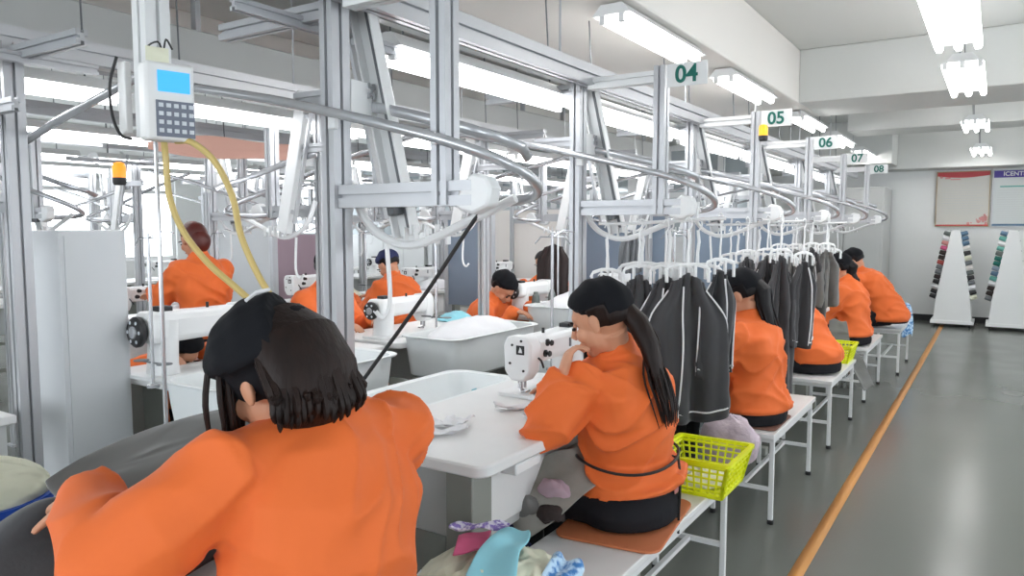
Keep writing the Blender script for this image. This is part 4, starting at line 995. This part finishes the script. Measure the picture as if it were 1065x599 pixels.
# fabric heap lower centre
t = thing('cloth_basket','round tray of cream cloth on the foreground bench end','basket',(-1.03,1.5,.452))
mb = MB(); mb.lathe((-1.03,1.50,.452),[(.16,0),(.19,.04),(.2,.08),(.19,.08),(.15,.01)],30); mb.build('tray','plast',t)
heap('cloth_heap','heap of cream cloth pieces in the tray at the bottom edge','cloth',(-1.03,1.50,.52),(.195,.20,.075),'cream',8,amp=.055,sc=.04)
drape('fabric_piece','aqua blue cloth piece lying over the cream heap','cloth',[[(-1.09,1.62,0.615),(-1.02,1.66,0.610)],[(-1.055,1.54,0.630),(-.97,1.58,0.625)],[(-1.05,1.47,0.620),(-.95,1.50,0.620)],[(-1.03,1.38,0.585),(-.90,1.41,0.580)]],'aqua',fold=.008,fr=8)
drape('fabric_piece','magenta cloth piece at the left of the cream heap','cloth',[[(-1.17,1.55,0.605),(-1.10,1.60,0.612)],[(-1.13,1.49,0.620),(-1.07,1.545,0.620)],[(-1.10,1.43,0.610),(-1.05,1.50,0.615)]],'magenta',fold=.003)
drape('fabric_piece','lilac printed cloth piece at the back left of the heap','cloth',[[(-1.23,1.60,0.605),(-1.10,1.69,0.605)],[(-1.20,1.54,0.620),(-1.07,1.64,0.620)]],'lilacprint',fold=.008,fr=12)
drape('fabric_piece','blue printed cloth twist at the right of the cream heap','cloth',[[(-.94,1.64,0.565),(-.86,1.66,0.555)],[(-.90,1.58,0.595),(-.82,1.60,0.580)],[(-.90,1.50,0.565),(-.82,1.52,0.545)]],'blueprint',fold=.014,fr=11)

# ---------------------------------------------------------------- background fillers
def panel(label,x0,x1,y,z0,z1,m,name='partition_panel',th=.04):
    t = thing(name,label,'panel',((x0+x1)/2,y,0),'standing panels')
    mb = MB(); mb.bb(x0,x1,y,y+th,z0,z1); mb.build('board',m,t,bevel=.004)
    mb = MB()
    for x in (x0,x1): mb.bb(x-.02,x+.02,y-.01,y+th+.01,0,z1+.01)
    mb.bb(x0,x1,y-.01,y+th+.01,z1,z1+.02); mb.build('frame','alu',t)
panel('blue grey panel behind the second station',-3.9,-2.9,7.47,.5,1.54,'bluegrey')
panel('blue grey panel behind the third station',-2.75,-2.1,7.6,.5,1.55,'bluegrey')
panel('blue grey panel farther along behind the garments',-3.1,-1.9,8.96,.4,1.6,'bluegrey')
panel('small blue grey panel left of the black cable top',-4.35,-3.85,5.6,.7,1.55,'bluegrey')
panel('beige corrugated sheet behind the bowed worker',-6.3,-4.6,8.3,.2,1.65,'beige')
panel('pale board behind the red haired worker',-6.6,-5.6,4.6,.3,1.75,'board')
panel('mauve curtain panel far back between the frames',-7.4,-5.7,5.53,.6,1.35,'pinkgrey')
# glazed partition at the back
wn0 = wn
for i,(x0,x1,y) in enumerate([(-4.6,-2.9,10.6),(-6.5,-4.7,10.6),(-8.6,-6.6,10.6),(-10.8,-8.8,10.6)]):
    t = thing('glazed_partition','%s white framed glazed partition at the far left end, counted from the aisle'%ORD[i],'partition',((x0+x1)/2,y,0),'glazed partitions')
    mb = MB(); mb.bb(x0,x1,y,y+.06,0,1.25)
    n = 4; w = (x1-x0)/n
    for j in range(n+1): mb.bb(x0+j*w-.05,x0+j*w+.05,y-.01,y+.07,0,2.6)
    for z in (1.25,1.9,2.58): mb.bb(x0,x1,y-.008,y+.068,z-.04,z+.04)
    mb.build('frame','white',t,bevel=.004)
    for j in range(n):
        mb = MB(); mb.bb(x0+j*w+.05,x0+(j+1)*w-.05,y+.025,y+.035,1.29,2.54); mb.build('pane','glass',t)
# dark duct and salmon cloth, cabinets at upper left
t = thing('air_duct','dark grey duct running along the ceiling at upper left','duct',(-4.1,3,2.28))
mb = MB(); mb.bb(-4.3,-3.85,-.5,7,2.28,2.52); mb.build('duct_body','duct',t,bevel=.01)
for y in (.5,2.5,4.5,6.5):
    mb = MB(); mb.bb(-4.1,-4.06,y,y+.03,2.52,ZS); mb.build('hanger_strap','alu',t)
t = thing('cable_trunking','light grey trunking box along the ceiling at upper left','trunking',(-3.6,4,2.2))
mb = MB(); mb.bb(-3.8,-3.45,-.5,9,2.2,2.42); mb.build('box_body','greybody',t,bevel=.01)
for y in (.5,2.5,4.5,6.5,8.5):
    mb = MB(); mb.bb(-3.64,-3.60,y,y+.03,2.42,ZS); mb.build('hanger_strap','alu',t)
drape('salmon_cloth','salmon cloth hung behind the control terminal','cloth',[[(-4.9,3.0,2.02),(-4.6,3.4,2.05),(-4.3,3.8,2.0)],[(-4.9,3.0,1.98),(-4.6,3.4,1.96),(-4.3,3.8,1.95)],[(-4.9,3.0,1.95),(-4.6,3.4,1.90),(-4.3,3.8,1.91)]],'salmon',fold=.02)
# storage shelves on the far left
def shelf(label,x,y,w=1.2):
    t = thing('storage_shelf',label,'shelf',(x,y,0),'storage shelves on the left')
    mb = MB()
    for a in (0,.45):
        for b_ in (0,w): mb.bb(x+a-.02,x+a+.02,y+b_-.02,y+b_+.02,0,2.0)
    mb.build('upright','bluegrey',t)
    for z in (.3,.75,1.2,1.65,1.98):
        mb = MB(); mb.bb(x-.02,x+.47,y-.02,y+w+.02,z-.02,z+.01); mb.build('shelf_board','board',t)
shelf('blue grey storage shelf with cartons on the far left',-8.0,.6)
def carton(label,x,y,z,sx,sy,sz,m):
    t = thing('carton',label,'box',(x,y,z),'cartons on the left shelves')
    mb = MB(); mb.bb(x-sx/2,x+sx/2,y-sy/2,y+sy/2,z,z+sz); mb.build('box_body',m,t,bevel=.006)
    mb = MB(); mb.bb(x-sx/2-.004,x+sx/2+.004,y-.03,y+.03,z+sz-.03,z+sz+.003); mb.build('tape_band','paper',t)
rnd = random.Random(2)
for i in range(4):
    for j,z in enumerate((.76,1.21,1.66)):
        carton('carton on the %s shelf, %s from the near end'%(['lower','middle','upper'][j],ORD[i]),-7.78,.78+i*.28,z,.34,.22,rnd.uniform(.18,.3),rnd.choice(['beige','frame','bluegrey','greybody','board']))

# posters
def poster(label,x0,x1,z0,z1,kind):
    y = YF-.02
    t = thing('poster',label,'poster',((x0+x1)/2,y,z0))
    mb = MB(); mb.bb(x0,x1,y-.01,y,z0,z1); mb.build('sheet','post' if kind==0 else 'post2',t)
    mb = MB(); w = .011
    mb.bb(x0-w,x0,y-.03,y,z0-w,z1+w); mb.bb(x1,x1+w,y-.03,y,z0-w,z1+w); mb.bb(x0,x1,y-.03,y,z0-w,z0); mb.bb(x0,x1,y-.03,y,z1,z1+w); mb.build('frame','frame' if kind==0 else 'alu',t)
    if kind==0:
        n = 20; top = [(x0,z1),(x1,z1)]; bot = [(x1-(x1-x0)*i/n, z1-.055-.03*math.sin(PI*i/n)**1) for i in range(n+1)]
        mb = MB(); mb.prism(list(reversed(top+bot)),y-.014,y-.011,'y'); mb.build('red_header','red',t)
        mb = MB(); mb.bb(x0,x1,y-.014,y-.011,z0,z0+.02); mb.build('red_footer','red',t)
        rnd = random.Random(3)
        for i in range(26): 
            mb = MB(); a = rnd.random()**.6; mb.lathe((x1-.02-.24*(1-a)*rnd.random()*1.3,y-.012,z0+.03+.16*a*rnd.random()),[(rnd.uniform(.01,.022),0),(.008,.002)],9,(0,-1,0)); mb.build('blossom_print','pinkprint',t)
        mb = MB(); mb.lathe((x0+.05,y-.012,z1-.07),[(.02,0),(.018,.002)],14,(0,-1,0)); mb.bb(x0+.1,x0+.17,y-.014,y-.011,z1-.10,z1-.075); mb.bb(x0+.17,x0+.30,y-.014,y-.011,z1-.115,z1-.10); mb.build('red_mark','pinkprint',t)
        mb = MB()
        for i in range(13): mb.bb(x0+.06,x1-.06-.05*(i%3),y-.0125,y-.011,z1-.17-.037*i,z1-.163-.037*i)
        mb.build('text_lines','greybody',t)
    else:
        mb = MB(); mb.bb(x0,x1,y-.014,y-.011,z1-.1,z1); h = mb.build('indigo_header','purple',t)
        text_mesh('header_text','ICENTER',.085,'piping',t,(x0+.28,y-.0155,z1-.05),(PI/2,0,0),.001,.002)
        mb = MB(); mb.bb(x0+.08,x1-.05,y-.014,y-.011,z1-.24,z1-.22); mb.build('teal_line','tealprint',t)
        mb = MB(); mb.bb(x0,x1,y-.014,y-.011,z0,z0+.03); mb.build('blue_footer','steelblue',t)
        mb = MB()
        for i in range(14): mb.bb(x0+.05,x1-.06,y-.0125,y-.011,z1-.29-.033*i,z1-.286-.033*i)
        mb.build('text_lines','greybody',t)
poster('framed notice with red header and pink blossoms on the far wall',-.80,-.13,1.45,2.25,0)
poster('framed notice with indigo header on the far wall at the right edge',-.08,.62,1.45,2.25,1)
# A-shaped thread racks
def arack(label,cx,y,side_label):
    t = thing('thread_rack',label,'thread rack',(cx,y,0))
    mb = MB(); mb.prism([(cx-.24,.08),(cx+.24,.08),(cx+.21,.42),(cx+.055,1.38),(cx-.055,1.38),(cx-.21,.42)],y,y+.03,'y'); mb.build('end_panel','wall',t,bevel=.004)
    mb = MB(); mb.prism([(cx-.24,.08),(cx+.24,.08),(cx+.21,.42),(cx+.055,1.38),(cx-.055,1.38),(cx-.21,.42)],y+.45,y+.48,'y'); mb.build('end_panel','wall',t,bevel=.004)
    mb = MB(); mb.bb(cx-.27,cx+.27,y-.01,y+.49,.05,.10); mb.build('base','wall',t,bevel=.004)
    mb = MB()
    for sx in (-1,1):
        for i in range(8):
            f = i/7; mb.tube([(cx+sx*(.21-.15*f),y+.02,.42+.96*f),(cx+sx*(.21-.15*f),y+.46,.42+.96*f)],.008,6)
    mb.build('peg_bar','alu',t)
    for sx in (-1,1):
        for dy in (.03,.43):
            mb = MB(); mb.lathe((cx+sx*.22,y+dy,.025),[(.022,-.008),(.025,0),(.022,.008)],12,(1,0,0)); mb.build('castor','black',t)
def spool(m,label,c,sx):
    mb = MB(); mb.lathe((0,0,0),[(.036,0),(.038,.006),(.034,.012),(.030,.075),(.024,.085)],16,(sx*.93,0,.28)); o = mb.build('thread_spool',m,org=(0,0,0)); o.location = c
    return tag(o,label,'thread spool','thread spools on the racks')
COLS = {'L1':['dkgreen','paper','pinkprint','magenta','brownblk','brownblk','redcloth','aludark','aludark','brownblk','black','piping','black','black'],
        'R1':['steelblue','steelblue','steelblue','beige','black','cream','aludark','beige','dkgreen','black','aludark','piping','black','cream'],
        'L2':['steelblue','tealprint','piping','tealprint','dkgreen','green','green','bluegrey','steelblue','tealprint','piping','brownblk','brownblk','aludark']}
arack('white A shaped thread rack under the red notice',-.50,12.35,'')
arack('white A shaped thread rack at the right edge',.18,12.3,'')
NM = {'dkgreen':'grey green','paper':'white','pinkprint':'faded pink','magenta':'magenta','brownblk':'dark brown','redcloth':'dark red','aludark':'dark grey','black':'black','piping':'white','steelblue':'dark blue','beige':'beige','cream':'cream','tealprint':'teal','green':'dark green','bluegrey':'blue grey'}
for key,cx,sx,desc,yy in (('L1',-.50,-1,'left slope of the rack under the red notice',12.35),('R1',-.50,1,'right slope of the rack under the red notice',12.35),('L2',.18,-1,'left slope of the rack at the right edge',12.3)):
    for i,m in enumerate(COLS[key]):
        f = i/13
        pos = ['topmost','second from the top','third from the top','fourth from the top','fifth from the top','sixth from the top','seventh from the top','seventh from the bottom','sixth from the bottom','fifth from the bottom','fourth from the bottom','third from the bottom','second from the bottom','lowest'][i]
        spool(m,'%s spool, %s, %s'%(NM[m],pos.replace('the ',''),desc.replace('the ','')),(cx+sx*(.066+.145*f),yy+.06,1.33-.90*f),sx)

# ---------------------------------------------------------------- light, camera
w = bpy.data.worlds.new('daylight'); SC.world = w; w.use_nodes = True
bgn = w.node_tree.nodes['Background']; bgn.inputs['Color'].default_value = (.88,.94,1,1); bgn.inputs['Strength'].default_value = 3.2
F = 780; PS = math.atan(505.5*math.cos(math.atan(62.5/F))/F); TH = math.atan(62.5/F)
cam = bpy.data.cameras.new('camera'); co = bpy.data.objects.new('camera',cam); COL.objects.link(co)
cam.sensor_fit = 'HORIZONTAL'; cam.sensor_width = 36; cam.lens = 36*F/1065; cam.clip_start = .02; cam.clip_end = 60
co.location = (0,0,1.42); co.rotation_euler = (PI/2-TH,0,PS)
SC.camera = co
SC.view_settings.view_transform = 'Standard'; SC.view_settings.look = 'None'; SC.view_settings.exposure = 0.8; SC.view_settings.gamma = 1; SC.view_settings.use_curve_mapping = False
for o in bpy.data.objects:
    if '_o' in o.keys(): del o['_o']
